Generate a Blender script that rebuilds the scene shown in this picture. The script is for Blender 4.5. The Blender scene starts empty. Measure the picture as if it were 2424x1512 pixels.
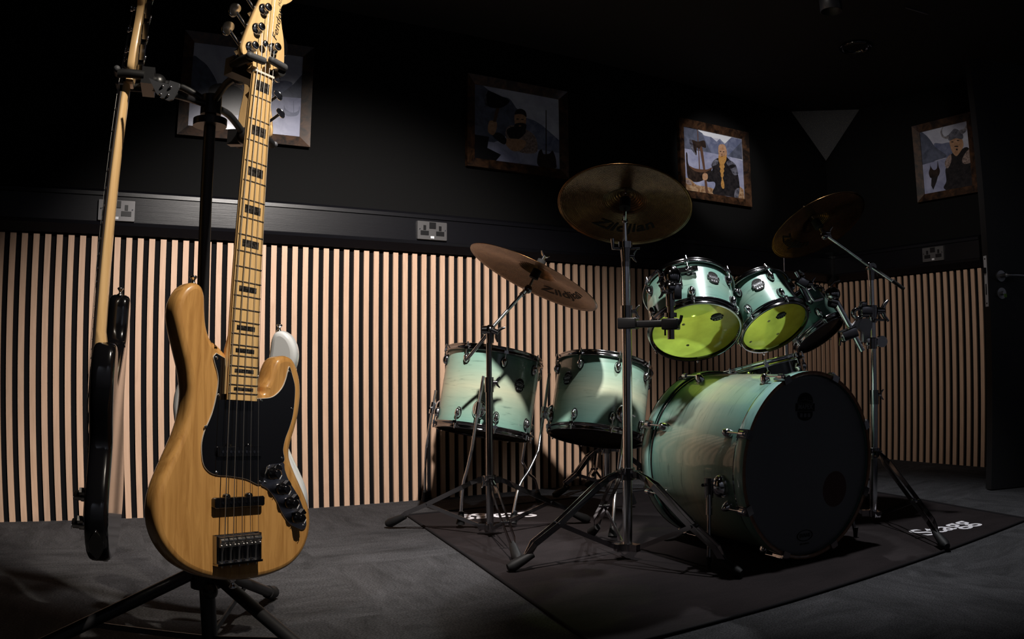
import bpy, math, random
from mathutils import Vector, Matrix, Quaternion
from mathutils.geometry import tessellate_polygon
random.seed(7)
PI = math.pi
sc = bpy.context.scene
COL = sc.collection

# ------------------------------------------------------------------ camera
CAM = Vector((0.32814, -3.33500, 0.61518))
RIGHT = Vector((0.87078527, -0.49163249, -0.00552242))
DOWN = Vector((0.02199495, 0.05017367, -0.99849828))
FWD = Vector((0.49117128, 0.86935614, 0.05450393))
FPX, K1, K2 = 1897.866, -0.230587, 0.05
cd = bpy.data.cameras.new('camera')
cam = bpy.data.objects.new('camera', cd)
COL.objects.link(cam)
m = Matrix.Identity(4)
for r in range(3):
    m[r][0], m[r][1], m[r][2], m[r][3] = RIGHT[r], -DOWN[r], -FWD[r], CAM[r]
cam.matrix_world = m
cd.sensor_fit = 'HORIZONTAL'
cd.sensor_width = 36.0
cd.clip_start = 0.02
USE_LENS = True
if USE_LENS:                      # the lens of the photograph bends straight lines outward (barrel distortion)
    cd.type = 'PANO'
    tgt = cd if hasattr(cd, 'panorama_type') else cd.cycles
    tgt.panorama_type = 'FISHEYE_LENS_POLYNOMIAL'
    tgt.fisheye_fov = PI
    tgt.fisheye_polynomial_k0 = 0.0
    tgt.fisheye_polynomial_k1 = -3.54901479e-02
    tgt.fisheye_polynomial_k2 = -2.89041277e-07
    tgt.fisheye_polynomial_k3 = 5.54948988e-06
    tgt.fisheye_polynomial_k4 = -1.22109012e-07
else:
    cd.lens = 36.0 * FPX / 2424 * 0.955
sc.camera = cam

def ray(px, py):
    a, b = (px - 1212) / FPX, (py - 756) / FPX
    rd = math.hypot(a, b); t = rd
    for _ in range(40):
        t = rd / (1 + K1 * t * t + K2 * t ** 4)
    s = t / rd if rd > 0 else 1
    return RIGHT * (a * s) + DOWN * (b * s) + FWD
def P(px, py, d): return CAM + ray(px, py) * d                       # a point at depth d metres
def F(px, py, z=0.0):
    v = ray(px, py); return CAM + v * ((z - CAM.z) / v.z)             # a point at height z
def WA(px, py, y=-0.03):
    v = ray(px, py); return CAM + v * ((y - CAM.y) / v.y)             # a point on the long wall
def WB(px, py, x=4.6):
    v = ray(px, py); return CAM + v * ((x - CAM.x) / v.x)             # a point on the short wall

# ------------------------------------------------------------------ world, exposure, lamps
w = bpy.data.worlds.new('dark_room'); sc.world = w; w.use_nodes = True
w.node_tree.nodes['Background'].inputs[0].default_value = (0.6, 0.7, 1.0, 1)
w.node_tree.nodes['Background'].inputs[1].default_value = 0.0
vs = sc.view_settings
vs.view_transform = 'Standard'; vs.look = 'None'; vs.gamma = 1.0; vs.exposure = 0.0; vs.use_curve_mapping = False
sc.display_settings.display_device = 'sRGB'
sc.cycles.max_bounces = 8
sc.cycles.caustics_reflective = False
sc.cycles.sample_clamp_indirect = 3.0
sc.cycles.use_denoising = True

def spot(name, loc, target, power, size, blend, radius=0.03, col=(1, 0.93, 0.85)):
    l = bpy.data.lights.new(name, 'SPOT'); l.energy = power; l.spot_size = math.radians(size); l.spot_blend = blend
    l.shadow_soft_size = radius; l.color = col
    o = bpy.data.objects.new(name, l); COL.objects.link(o); o.location = loc
    o.rotation_euler = (Vector(target) - Vector(loc)).to_track_quat('-Z', 'Y').to_euler()
    return o
spot('ceiling_lamp_over_the_basses', (1.15, -2.0, 2.15), (1.34, -0.28, 0.42), 385, 75, 0.80, 0.035, (1, 0.93, 0.87))
spot('ceiling_lamp_in_front_of_the_basses', (1.10, -2.80, 2.15), (0.60, -1.85, 0.85), 150, 46, 0.7, 0.022, (1, 0.90, 0.76))
spot('ceiling_lamp_in_the_corner', (3.45, -0.60, 2.12), (2.45, -1.2, 0.8), 120, 40, 0.5, 0.025, (0.97, 0.98, 1.0))
spot('ceiling_lamp_over_the_kit', (2.45, -1.58, 2.15), (2.66, -1.35, 0.0), 125, 72, 0.6, 0.03, (0.97, 0.98, 1.0))
spot('added_lamp_towards_the_door', (2.2, -1.45, 2.15), (4.6, -0.38, 1.0), 52, 60, 0.95, 0.03, (1, 0.93, 0.87))  # added lamp, brightens the short wall and its picture
spot('picture_lamp', (2.95, -1.3, 2.15), (3.62, 0.0, 1.74), 52, 28, 0.6, 0.02, (1, 0.95, 0.92))
spot('added_right_lamp', (4.15, -3.25, 2.15), (4.66, -3.3, 0.8), 45, 60, 0.8, 0.04, (0.88, 0.90, 1.0))  # added unseen lamp, lights the rear wall for the control plate to mirror
for i, (x, e) in enumerate(((-0.6, 14), (0.9, 16), (2.4, 14), (3.9, 10))):
    spot('added_back_lamp', (x, -3.95, 2.17), (x, -4.5, 1.1), e, 110, 0.8, 0.04, (0.86, 0.90, 1.0))  # added unseen row, gives chrome its glints and a lit wall to reflect


# ------------------------------------------------------------------ materials
def mat(name, col, rough=0.5, metal=0.0, coat=0.0, spec=0.5, trans=0.0, coat_rough=0.05):
    m = bpy.data.materials.new(name); m.use_nodes = True
    b = m.node_tree.nodes['Principled BSDF']
    b.inputs['Base Color'].default_value = (*col, 1); b.inputs['Roughness'].default_value = rough
    b.inputs['Metallic'].default_value = metal; b.inputs['Coat Weight'].default_value = coat
    b.inputs['Coat Roughness'].default_value = coat_rough
    b.inputs['Specular IOR Level'].default_value = spec; b.inputs['Transmission Weight'].default_value = trans
    return m
class N:                                    # tiny node helper
    def __init__(s, m): s.t = m.node_tree; s.b = s.t.nodes['Principled BSDF']
    def n(s, k, **kw):
        x = s.t.nodes.new(k)
        for a, v in kw.items(): setattr(x, a, v)
        return x
    def l(s, a, b): s.t.links.new(a, b)
    def coords(s, scale=(1, 1, 1), kind='Object', rot=(0, 0, 0)):
        tc = s.n('ShaderNodeTexCoord'); mp = s.n('ShaderNodeMapping'); mp.inputs['Scale'].default_value = scale
        mp.inputs['Rotation'].default_value = rot
        s.l(tc.outputs[kind], mp.inputs[0]); return mp.outputs[0]
    def noise(s, vec, scale=5, detail=4, rough=0.55, dist=0.0):
        x = s.n('ShaderNodeTexNoise'); x.inputs['Scale'].default_value = scale; x.inputs['Detail'].default_value = detail
        x.inputs['Roughness'].default_value = rough; x.inputs['Distortion'].default_value = dist
        s.l(vec, x.inputs['Vector']); return x.outputs['Fac']
    def ramp(s, fac, stops):
        x = s.n('ShaderNodeValToRGB'); e = x.color_ramp.elements
        while len(e) < len(stops): e.new(0.5)
        for q, (p, c) in zip(e, stops): q.position = p; q.color = (*c, 1)
        s.l(fac, x.inputs[0]); return x.outputs[0]
    def mix(s, f, a, b, mode='MIX'):
        x = s.n('ShaderNodeMix', data_type='RGBA', blend_type=mode)
        for sock, v in ((x.inputs[0], f), (x.inputs[6], a), (x.inputs[7], b)):
            if hasattr(v, 'is_linked'): s.l(v, sock)
            elif isinstance(v, (int, float)): sock.default_value = v
            else: sock.default_value = (*v, 1)
        return x.outputs[2]
    def bump(s, h, strength=0.2, dist=0.01):
        x = s.n('ShaderNodeBump'); x.inputs['Strength'].default_value = strength; x.inputs['Distance'].default_value = dist
        s.l(h, x.inputs['Height']); s.l(x.outputs[0], s.b.inputs['Normal'])
    def math(s, op, a, b=None):
        x = s.n('ShaderNodeMath', operation=op)
        for i, v in enumerate((a, b)):
            if v is None: continue
            if hasattr(v, 'is_linked'): s.l(v, x.inputs[i])
            else: x.inputs[i].default_value = v
        return x.outputs[0]
M = {}
M['back_paint'] = mat('grey_wall_paint', (0.30, 0.31, 0.34), 0.8)
M['paint'] = mat('black_wall_paint', (0.0060, 0.0060, 0.0062), 0.85, spec=0.1)
k = N(M['paint']); k.bump(k.noise(k.coords((1, 1, 1)), 180, 2), 0.15, 0.002)
M['ceiling'] = mat('black_ceiling_paint', (0.03, 0.028, 0.028), 0.8, spec=0.2)
M['felt'] = mat('black_felt', (0.006, 0.006, 0.007), 0.95, spec=0.1)
def wood(name, dark, light, scale=(1, 1, 1), rough=0.5, coat=0.0, freq=9, spec=0.4, contrast=(0.3, 0.7), dist=0.6):
    m = mat(name, light, rough, coat=coat, spec=spec); k = N(m)
    v = k.coords(scale); a = k.noise(v, freq, 6, 0.6, dist)
    k.l(k.ramp(a, [(contrast[0], dark), (contrast[1], light)]), k.b.inputs['Base Color'])
    k.bump(a, 0.04, 0.001)
    return m
M['slat'] = wood('pale_oak_veneer', (0.55, 0.355, 0.24), (0.68, 0.455, 0.32), (26, 26, 2.2), 0.55, freq=2.2, dist=1.5)
M['trunk'] = mat('dark_trunking', (0.0045, 0.0045, 0.0065), 0.33, spec=0.35)
k = N(M['trunk']); k.bump(k.noise(k.coords((1, 60, 240)), 3, 3), 0.12, 0.002)
M['carpet'] = mat('grey_carpet_tile', (0.05, 0.05, 0.052), 0.95, spec=0.1)
k = N(M['carpet'])
chk = k.n('ShaderNodeTexChecker'); k.l(k.coords((1, 1, 1)), chk.inputs['Vector']); chk.inputs['Scale'].default_value = 2.0
st = k.noise(k.coords((1.6, 5, 1)), 2.2, 8, 0.75, 0.5); st2 = k.noise(k.coords((5, 1.6, 1)), 2.2, 8, 0.75, 0.5)
fine = k.noise(k.coords((1, 2.2, 1)), 170, 3, 0.7)
streak = k.mix(chk.outputs['Fac'], st, st2)
base = k.ramp(streak, [(0.34, (0.030, 0.030, 0.031)), (0.66, (0.070, 0.069, 0.072))])
fr = k.ramp(fine, [(0.34, (0.25, 0.25, 0.25)), (0.68, (1.55, 1.55, 1.6))])
k.l(k.mix(1.0, base, fr, 'MULTIPLY'), k.b.inputs['Base Color'])
k.bump(fine, 0.5, 0.004)
M['rug'] = mat('black_rug_pile', (0.022, 0.017, 0.018), 0.95, spec=0.1)
k = N(M['rug']); a = k.noise(k.coords((1, 2.4, 1)), 4, 5, 0.65, 0.4); b_ = k.noise(k.coords(), 260, 2)
k.l(k.mix(0.5, k.ramp(a, [(0.3, (0.009, 0.007, 0.0075)), (0.7, (0.024, 0.018, 0.019))]), k.ramp(b_, [(0.3, (0.006, 0.005, 0.005)), (0.7, (0.022, 0.018, 0.019))])), k.b.inputs['Base Color'])
k.bump(a, 0.3, 0.01)
M['rug_edge'] = mat('rug_binding', (0.010, 0.009, 0.010), 0.9, spec=0.1)
M['white_print'] = mat('white_lettering', (0.72, 0.70, 0.74), 0.8, spec=0.2)
M['bridge'] = mat('satin_bridge_metal', (0.66, 0.63, 0.60), 0.28, 1.0)
M['chrome'] = mat('chrome', (0.85, 0.85, 0.88), 0.12, 1.0)
M['rod'] = mat('polished_steel_rod', (0.92, 0.92, 0.94), 0.22, 1.0)
M['dark_chrome'] = mat('smoked_chrome', (0.36, 0.35, 0.36), 0.12, 1.0)
M['steel'] = mat('brushed_steel', (0.42, 0.41, 0.42), 0.38, 1.0)
M['plate'] = mat('steel_socket_plate', (0.13, 0.127, 0.13), 0.45, 0.6)
M['black_plastic'] = mat('black_plastic', (0.008, 0.008, 0.009), 0.35)
M['black_gloss'] = mat('black_gloss_lacquer', (0.004, 0.004, 0.005), 0.12, coat=1.0)
M['black_satin'] = mat('black_powder_coat', (0.012, 0.012, 0.014), 0.42, spec=0.5)
M['rubber'] = mat('black_rubber', (0.006, 0.006, 0.0065), 0.6, spec=0.3)
M['grey_rubber'] = mat('grey_rubber_pad', (0.055, 0.057, 0.065), 0.6)
M['foam'] = mat('black_foam', (0.006, 0.006, 0.006), 0.9)
M['ash'] = wood('natural_ash_body', (0.40, 0.185, 0.048), (0.66, 0.35, 0.11), (30, 2.6, 30), 0.32, coat=0.9, freq=2.0, contrast=(0.28, 0.60), dist=1.2)
M['maple'] = wood('tinted_maple', (0.70, 0.44, 0.19), (0.84, 0.56, 0.27), (40, 3, 40), 0.30, coat=0.8, freq=2.2, dist=0.8)
M['maple_fb'] = wood('maple_fingerboard', (0.74, 0.46, 0.18), (0.88, 0.58, 0.26), (50, 3, 50), 0.28, coat=0.8, freq=2.2, dist=0.8)
M['rosewood'] = wood('dark_rosewood', (0.010, 0.007, 0.006), (0.028, 0.018, 0.014), (40, 3, 40), 0.45, freq=2.2)
M['white_lacquer'] = mat('white_lacquer', (0.74, 0.77, 0.80), 0.25, coat=0.8)
M['bone'] = mat('bone', (0.78, 0.72, 0.62), 0.35)
M['ivory_edge'] = mat('cream_guard_edge', (0.62, 0.58, 0.52), 0.4)
M['inlay'] = mat('dark_pearl_inlay', (0.015, 0.013, 0.012), 0.25)
k = N(M['inlay']); k.l(k.ramp(k.noise(k.coords((1, 1, 1)), 90, 3, 0.6, 1.5), [(0.45, (0.010, 0.009, 0.008)), (0.75, (0.10, 0.085, 0.075))]), k.b.inputs['Base Color'])
M['string'] = mat('nickel_string', (0.70, 0.66, 0.62), 0.38, 1.0)
M['ink'] = mat('dark_ink', (0.008, 0.007, 0.006), 0.6, spec=0.15)
M['silver_ink'] = mat('silver_ink', (0.42, 0.42, 0.44), 0.4, 0.6)
M['grey_ink'] = mat('grey_ink', (0.10, 0.10, 0.11), 0.6)
M['control'] = mat('polished_control_plate', (0.62, 0.62, 0.70), 0.24, 1.0)
# stained maple shells: aqua at both edges fading to cream in the middle
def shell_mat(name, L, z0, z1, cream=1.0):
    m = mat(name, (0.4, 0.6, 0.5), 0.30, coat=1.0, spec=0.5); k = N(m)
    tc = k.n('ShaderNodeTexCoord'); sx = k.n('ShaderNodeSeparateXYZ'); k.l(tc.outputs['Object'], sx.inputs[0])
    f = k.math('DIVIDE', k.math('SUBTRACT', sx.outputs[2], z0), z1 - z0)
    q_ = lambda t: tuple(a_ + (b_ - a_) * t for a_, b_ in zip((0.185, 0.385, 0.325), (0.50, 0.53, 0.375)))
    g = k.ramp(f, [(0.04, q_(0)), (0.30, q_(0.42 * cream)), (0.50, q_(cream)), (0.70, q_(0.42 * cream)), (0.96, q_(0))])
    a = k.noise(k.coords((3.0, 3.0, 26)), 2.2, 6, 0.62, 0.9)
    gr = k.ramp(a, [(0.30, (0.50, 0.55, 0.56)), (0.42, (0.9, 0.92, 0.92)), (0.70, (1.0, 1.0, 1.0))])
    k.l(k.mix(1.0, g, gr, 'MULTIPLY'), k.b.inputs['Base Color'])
    return m
M['shell_inside'] = wood('raw_maple_inside', (0.35, 0.22, 0.12), (0.5, 0.33, 0.19), (6, 6, 30), 0.6, freq=2)
def film(name, col, clear, haze):
    m = bpy.data.materials.new(name); m.use_nodes = True; t = m.node_tree
    for n_ in list(t.nodes): t.nodes.remove(n_)
    out = t.nodes.new('ShaderNodeOutputMaterial'); tr = t.nodes.new('ShaderNodeBsdfTransparent'); tl = t.nodes.new('ShaderNodeBsdfTranslucent')
    df = t.nodes.new('ShaderNodeBsdfDiffuse'); gl = t.nodes.new('ShaderNodeBsdfGlossy'); gl.inputs['Roughness'].default_value = 0.12
    m1 = t.nodes.new('ShaderNodeMixShader'); m2 = t.nodes.new('ShaderNodeMixShader'); m3 = t.nodes.new('ShaderNodeMixShader')
    tr.inputs[0].default_value = (*clear, 1); tl.inputs[0].default_value = (*col, 1); df.inputs[0].default_value = (*[c * 0.5 for c in col], 1)
    nz = t.nodes.new('ShaderNodeTexNoise'); nz.inputs['Scale'].default_value = 14; nz.inputs['Detail'].default_value = 6
    tc = t.nodes.new('ShaderNodeTexCoord'); t.links.new(tc.outputs['Object'], nz.inputs['Vector'])
    rp = t.nodes.new('ShaderNodeValToRGB'); rp.color_ramp.elements[0].position = 0.35; rp.color_ramp.elements[1].position = 0.6
    rp.color_ramp.elements[0].color = (*[c * 0.72 for c in col], 1); rp.color_ramp.elements[1].color = (*col, 1)
    t.links.new(nz.outputs['Fac'], rp.inputs[0]); t.links.new(rp.outputs[0], tl.inputs[0])
    m1.inputs[0].default_value = 0.2; t.links.new(tl.outputs[0], m1.inputs[1]); t.links.new(df.outputs[0], m1.inputs[2])
    m2.inputs[0].default_value = haze; t.links.new(tr.outputs[0], m2.inputs[1]); t.links.new(m1.outputs[0], m2.inputs[2])
    m3.inputs[0].default_value = 0.05; t.links.new(m2.outputs[0], m3.inputs[1]); t.links.new(gl.outputs[0], m3.inputs[2])
    t.links.new(m3.outputs[0], out.inputs[0]); return m
M['brown_film'] = mat('dark_brown_drumhead', (0.020, 0.010, 0.007), 0.35, coat=0.3)
M['green_film'] = film('green_tinted_film', (0.50, 0.66, 0.16), (0.45, 0.62, 0.15), 0.66)
M['clear_film'] = film('clear_tinted_film', (0.75, 0.9, 0.35), (0.86, 0.95, 0.55), 0.10)
M['grey_film'] = film('smoky_film', (0.25, 0.27, 0.22), (0.35, 0.36, 0.33), 0.5)
M['white_head'] = mat('coated_white_drumhead', (0.6, 0.6, 0.58), 0.6)
M['bass_head'] = mat('dark_bass_drumhead', (0.13, 0.135, 0.14), 0.5)
M['hoop_lip'] = wood('bare_hoop_edge', (0.16, 0.07, 0.03), (0.30, 0.14, 0.06), (8, 8, 8), 0.4, coat=0.5)
M['port'] = mat('port_hole_dark_wood', (0.05, 0.012, 0.006), 0.6)
# cymbal bronze with lathe grooves
M['bronze'] = mat('cymbal_bronze', (0.40, 0.22, 0.095), 0.25, 1.0)
k = N(M['bronze'])
tc = k.n('ShaderNodeTexCoord'); vl = k.n('ShaderNodeVectorMath', operation='LENGTH'); k.l(tc.outputs['Object'], vl.inputs[0])
wv = k.math('SINE', k.math('MULTIPLY', vl.outputs['Value'], 1300.0)); nz = k.noise(k.coords(), 40, 4, 0.6)
k.l(k.ramp(nz, [(0.3, (0.095, 0.045, 0.018)), (0.7, (0.18, 0.098, 0.04))]), k.b.inputs['Base Color'])
k.bump(k.math('ADD', wv, k.math('MULTIPLY', nz, 3.0)), 0.35, 0.0008)
M['frame_wood'] = wood('burnt_pine_frame', (0.010, 0.005, 0.003), (0.115, 0.052, 0.023), (9, 9, 9), 0.45, coat=0.3, freq=2.2, contrast=(0.38, 0.72))
M['speckle'] = mat('grey_speckled_panel', (0.10, 0.10, 0.105), 0.8)
k = N(M['speckle']); a = k.noise(k.coords(), 420, 2)
k.l(k.ramp(a, [(0.3, (0.07, 0.07, 0.075)), (0.66, (0.12, 0.12, 0.125)), (0.74, (0.9, 0.8, 0.6))]), k.b.inputs['Base Color'])
M['door'] = mat('black_door', (0.012, 0.012, 0.013), 0.5)
M['green_tag'] = mat('green_key_tag', (0.16, 0.34, 0.05), 0.6)
M['sticker'] = mat('white_sticker', (0.75, 0.75, 0.78), 0.6)
# ------------------------------------------------------------------ mesh helpers
def frame_from(z, xhint=Vector((1, 0, 0))):
    z = Vector(z).normalized(); x = Vector(xhint) - z * z.dot(Vector(xhint))
    if x.length < 1e-5: x = Vector((0, 1, 0)) - z * z.y
    x.normalize(); y = z.cross(x); return x, y, z
def mtx(o, x, y, z):
    q = Matrix.Identity(4)
    for r in range(3): q[r][0], q[r][1], q[r][2], q[r][3] = x[r], y[r], z[r], o[r]
    return q
def spline(pts, n=6, closed=False):
    pts = [Vector(p) for p in pts]; out = []; L = len(pts)
    rng = range(L if closed else L - 1)
    for i in rng:
        if closed: a, b, c, d = pts[(i - 1) % L], pts[i], pts[(i + 1) % L], pts[(i + 2) % L]
        else: a, b, c, d = pts[max(i - 1, 0)], pts[i], pts[i + 1], pts[min(i + 2, L - 1)]
        for j in range(n):
            t = j / n
            out.append(0.5 * ((2 * b) + (c - a) * t + (2 * a - 5 * b + 4 * c - d) * t * t + (3 * b - a - 3 * c + d) * t ** 3))
    if not closed: out.append(pts[-1])
    return out
class MB:
    def __init__(s): s.v = []; s.f = []; s.mi = []; s.sm = []; s.cur = 0
    def add(s, vs, fs, smooth=True):
        o = len(s.v); s.v += [Vector(p) for p in vs]
        for f in fs: s.f.append([i + o for i in f]); s.mi.append(s.cur); s.sm.append(smooth)
        return s
    def box(s, c, d, X=None):
        hx, hy, hz = [q / 2 for q in d]
        vs = [Vector((x, y, z)) for x in (-hx, hx) for y in (-hy, hy) for z in (-hz, hz)]
        vs = [(X @ p if X else p) + Vector(c) for p in vs]
        return s.add(vs, [(0, 1, 3, 2), (4, 6, 7, 5), (0, 4, 5, 1), (2, 3, 7, 6), (0, 2, 6, 4), (1, 5, 7, 3)], False)
    def rbox(s, c, d, X=None, b=0.004):
        hx, hy, hz = [q / 2 for q in d]; b = min(b, hx * 0.8, hy * 0.8, hz * 0.8); rings = []
        for z, i in ((-hz, b), (-hz + b * 0.3, b * 0.3), (-hz + b, 0), (hz - b, 0), (hz - b * 0.3, b * 0.3), (hz, b)):
            ring = []
            for ax, ay, a0 in ((hx - b, hy - b, 0), (-hx + b, hy - b, 90), (-hx + b, -hy + b, 180), (hx - b, -hy + b, 270)):
                for t in range(4):
                    q = math.radians(a0 + t * 30); ring.append(Vector((ax + (b - i) * math.cos(q), ay + (b - i) * math.sin(q), z)))
            rings.append([(X @ p if X else p) + Vector(c) for p in ring])
        return s.ring_stack(rings, True, True)
    def ring_stack(s, rings, cap0=True, cap1=True, smooth=True, closed=True, flatcap=True):
        n = len(rings[0]); o = len(s.v); vs = [p for r in rings for p in r]; fs = []
        for i in range(len(rings) - 1):
            for j in range(n if closed else n - 1):
                a = i * n + j; b = i * n + (j + 1) % n; fs.append((a, b, b + n, a + n))
        s.add(vs, fs, smooth)
        if cap0: s.add(rings[0], [tuple(reversed(range(n)))], not flatcap)
        if cap1: s.add(rings[-1], [tuple(range(n))], not flatcap)
        return s
    def cyl(s, a, b, r0, r1=None, n=16, cap=True):
        r1 = r0 if r1 is None else r1; a = Vector(a); b = Vector(b); x, y, z = frame_from(b - a, Vector((0.31, 0.2, 0.93)))
        def ring(c, r): return [c + x * (r * math.cos(2 * PI * i / n)) + y * (r * math.sin(2 * PI * i / n)) for i in range(n)]
        return s.ring_stack([ring(a, r0), ring(b, r1)], cap, cap)
    def tube(s, pts, r, n=10, cap=True, radii=None):
        pts = [Vector(p) for p in pts]; rings = []; x = None
        for i, p in enumerate(pts):
            t = (pts[min(i + 1, len(pts) - 1)] - pts[max(i - 1, 0)]).normalized()
            if x is None: x, y, _ = frame_from(t, Vector((0.31, 0.2, 0.93)))
            else: x = (x - t * x.dot(t)).normalized(); y = t.cross(x)
            rr = radii[i] if radii else r
            rings.append([p + x * (rr * math.cos(2 * PI * j / n)) + y * (rr * math.sin(2 * PI * j / n)) for j in range(n)])
        return s.ring_stack(rings, cap, cap)
    def bar(s, pts, wv, w, t):                       # flat strap along pts, wide along wv
        pts = [Vector(p) for p in pts]; rings = []
        for i, p in enumerate(pts):
            tg = (pts[min(i + 1, len(pts) - 1)] - pts[max(i - 1, 0)]).normalized()
            a = (Vector(wv) - tg * Vector(wv).dot(tg)).normalized(); b = tg.cross(a)
            rings.append([p + a * (w / 2 * sx) + b * (t / 2 * sy) for sx, sy in ((-1, -1), (1, -1), (1, 1), (-1, 1))])
        return s.ring_stack(rings, True, True, False)
    def lathe(s, prof, X=None, n=48, cap=False, a0=0, a1=2 * PI):   # prof: (r, z)
        rings = []
        full = abs(a1 - a0 - 2 * PI) < 1e-6
        for r, z in prof:
            rings.append([Vector((r * math.cos(a0 + (a1 - a0) * i / (n if full else n - 1)), r * math.sin(a0 + (a1 - a0) * i / (n if full else n - 1)), z)) for i in range(n)])
        if X: rings = [[X @ p for p in r] for r in rings]
        return s.ring_stack(rings, cap, cap, True, full)
    def ball(s, c, r, sz=(1, 1, 1), n=16, X=None):
        prof = [(max(r * math.sin(PI * i / 10), 1e-5), -r * math.cos(PI * i / 10)) for i in range(11)]
        rings = [[Vector((q * math.cos(2 * PI * i / n) * sz[0], q * math.sin(2 * PI * i / n) * sz[1], z * sz[2])) for i in range(n)] for q, z in prof]
        rings = [[(X @ p if X else p) + Vector(c) for p in r_] for r_ in rings]
        return s.ring_stack(rings, False, False)
    def poly(s, pts):                                 # flat filled outline (may be concave)
        pts = [Vector(p) for p in pts]
        return s.add(pts, [tuple(reversed(t)) for t in tessellate_polygon([pts])], False)
    def prism(s, outline, layers, X=None):            # outline 2D; layers: (z, inset) from one end to the other
        pts = [Vector((p[0], p[1])) for p in outline]; n = len(pts)
        area = sum(pts[i].x * pts[(i + 1) % n].y - pts[(i + 1) % n].x * pts[i].y for i in range(n))
        if area < 0: pts.reverse()
        nor = []
        for i in range(n):
            t = pts[(i + 1) % n] - pts[(i - 1) % n]
            nor.append(Vector((t.y, -t.x)).normalized() if t.length > 1e-9 else Vector((0, 0)))
        rings = []
        for z, ins in layers:
            ring = [Vector((p.x - q.x * ins, p.y - q.y * ins, z)) for p, q in zip(pts, nor)]
            rings.append([X @ p for p in ring] if X else ring)
        up = layers[-1][0] > layers[0][0]
        if not up: rings = rings[::-1]
        s.ring_stack(rings, False, False)
        for ring, rev in ((rings[0], True), (rings[-1], False)):
            tris = tessellate_polygon([ring])
            s.add(ring, [tuple(t) for t in tris], False)
        return s
    def text(s, body, X, size, extrude=0.0004, bold=0.0, shear=0.0, space=1.0, align='CENTER', condense=1.0):
        c = bpy.data.curves.new('lettering', 'FONT'); c.body = body; c.size = size; c.extrude = extrude; c.offset = bold
        c.shear = shear; c.space_character = space; c.align_x = align; c.align_y = 'CENTER'; c.resolution_u = 3
        o = bpy.data.objects.new('lettering', c); me = bpy.data.meshes.new_from_object(o)
        s.add([X @ Vector((v.co.x * condense, v.co.y, v.co.z)) for v in me.vertices], [tuple(p.vertices) for p in me.polygons], False)
        bpy.data.objects.remove(o); bpy.data.curves.remove(c); bpy.data.meshes.remove(me)
        return s
    def build(s, name, m, parent=None, world=False, label=None):
        me = bpy.data.meshes.new(name)
        vs = s.v
        if world and parent is not None:
            inv = root_matrix(parent).inverted(); vs = [inv @ p for p in vs]
        me.from_pydata([tuple(p) for p in vs], [], s.f)
        me.polygons.foreach_set('use_smooth', s.sm)
        mats = m if isinstance(m, (list, tuple)) else [m]
        for q in mats: me.materials.append(q)
        if len(mats) > 1: me.polygons.foreach_set('material_index', s.mi)
        me.update(); me.validate()
        import bmesh
        bm = bmesh.new(); bm.from_mesh(me)
        if not getattr(s, 'flat', False): bmesh.ops.recalc_face_normals(bm, faces=bm.faces)
        bm.to_mesh(me); bm.free()
        o = bpy.data.objects.new(name, me); COL.objects.link(o)
        if parent is not None: o.parent = parent
        if label: o['label'] = label
        return o
def root_matrix(o):
    q = Matrix.Identity(4)
    while o is not None: q = o.matrix_basis @ q; o = o.parent
    return q
def thing(name, label, cat, X=None, group=None, kind=None):
    o = bpy.data.objects.new(name, None); COL.objects.link(o); o.empty_display_size = 0.05
    if X is not None: o.matrix_basis = X if isinstance(X, Matrix) else Matrix.Translation(X)
    if label: o['label'] = label
    if cat: o['category'] = cat
    if group: o['group'] = group
    if kind: o['kind'] = kind
    return o
def structure(name, mb, m, parent=None, label=None):
    o = mb.build(name, m, parent)
    if parent is None:
        o['kind'] = 'structure'
        if label: o['label'] = label
    return o
def dup(root, X, label, group=None):
    r = root.copy(); COL.objects.link(r); r.matrix_basis = X; r['label'] = label
    if group: r['group'] = group
    def rec(a, b):
        for ch in a.children:
            c = ch.copy(); COL.objects.link(c); c.parent = b; rec(ch, c)
    rec(root, r); return r

# ------------------------------------------------------------------ the room
ZC = 2.22; XB = 4.615; PITCH = 0.0459; HS = 1.112
structure('floor', MB().box((1.6, -2.1, -0.05), (6.4, 4.9, 0.1)), M['carpet'], label='dark grey carpet tiles with a streaked pile')
structure('ceiling', MB().box((1.7, -2.1, ZC + 0.05), (6.4, 4.9, 0.1)), M['ceiling'], label='matt black ceiling')
structure('wall_left', MB().box((1.7, 0.07, 1.11), (6.4, 0.1, 2.22)), M['paint'], label='long black painted wall behind the drums')
DY0, DY1 = -1.13, -1.93
wb = MB(); wb.box((XB + 0.07, (0.12 + DY0) / 2, 1.11), (0.1, 0.12 - DY0, 2.22)); wb.box((XB + 0.07, (DY1 - 2.4) / 2, 1.11), (0.1, 2.4 + DY1, 2.22))
wb.box((XB + 0.07, (DY0 + DY1) / 2, 2.14), (0.1, DY0 - DY1, 0.16))
structure('wall_right', wb, M['paint'], label='short black painted wall with the door')
structure('wall_right_rear', MB().box((XB + 0.07, -3.45, 1.11), (0.1, 2.1, 2.22)), M['back_paint'], label='grey wall beyond the door, outside the picture')
structure('wall_back', MB().box((1.7, -4.55, 1.11), (6.4, 0.1, 2.22)), M['back_paint'], label='grey wall behind the viewer')
structure('wall_side', MB().box((-1.45, -2.2, 1.11), (0.1, 4.7, 2.22)), M['paint'], label='black wall at the far left')
structure('wall_hallway', MB().box((5.6, -1.5, 1.11), (0.1, 2.6, 2.22)), M['paint'], label='dark wall beyond the open door')

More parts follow.
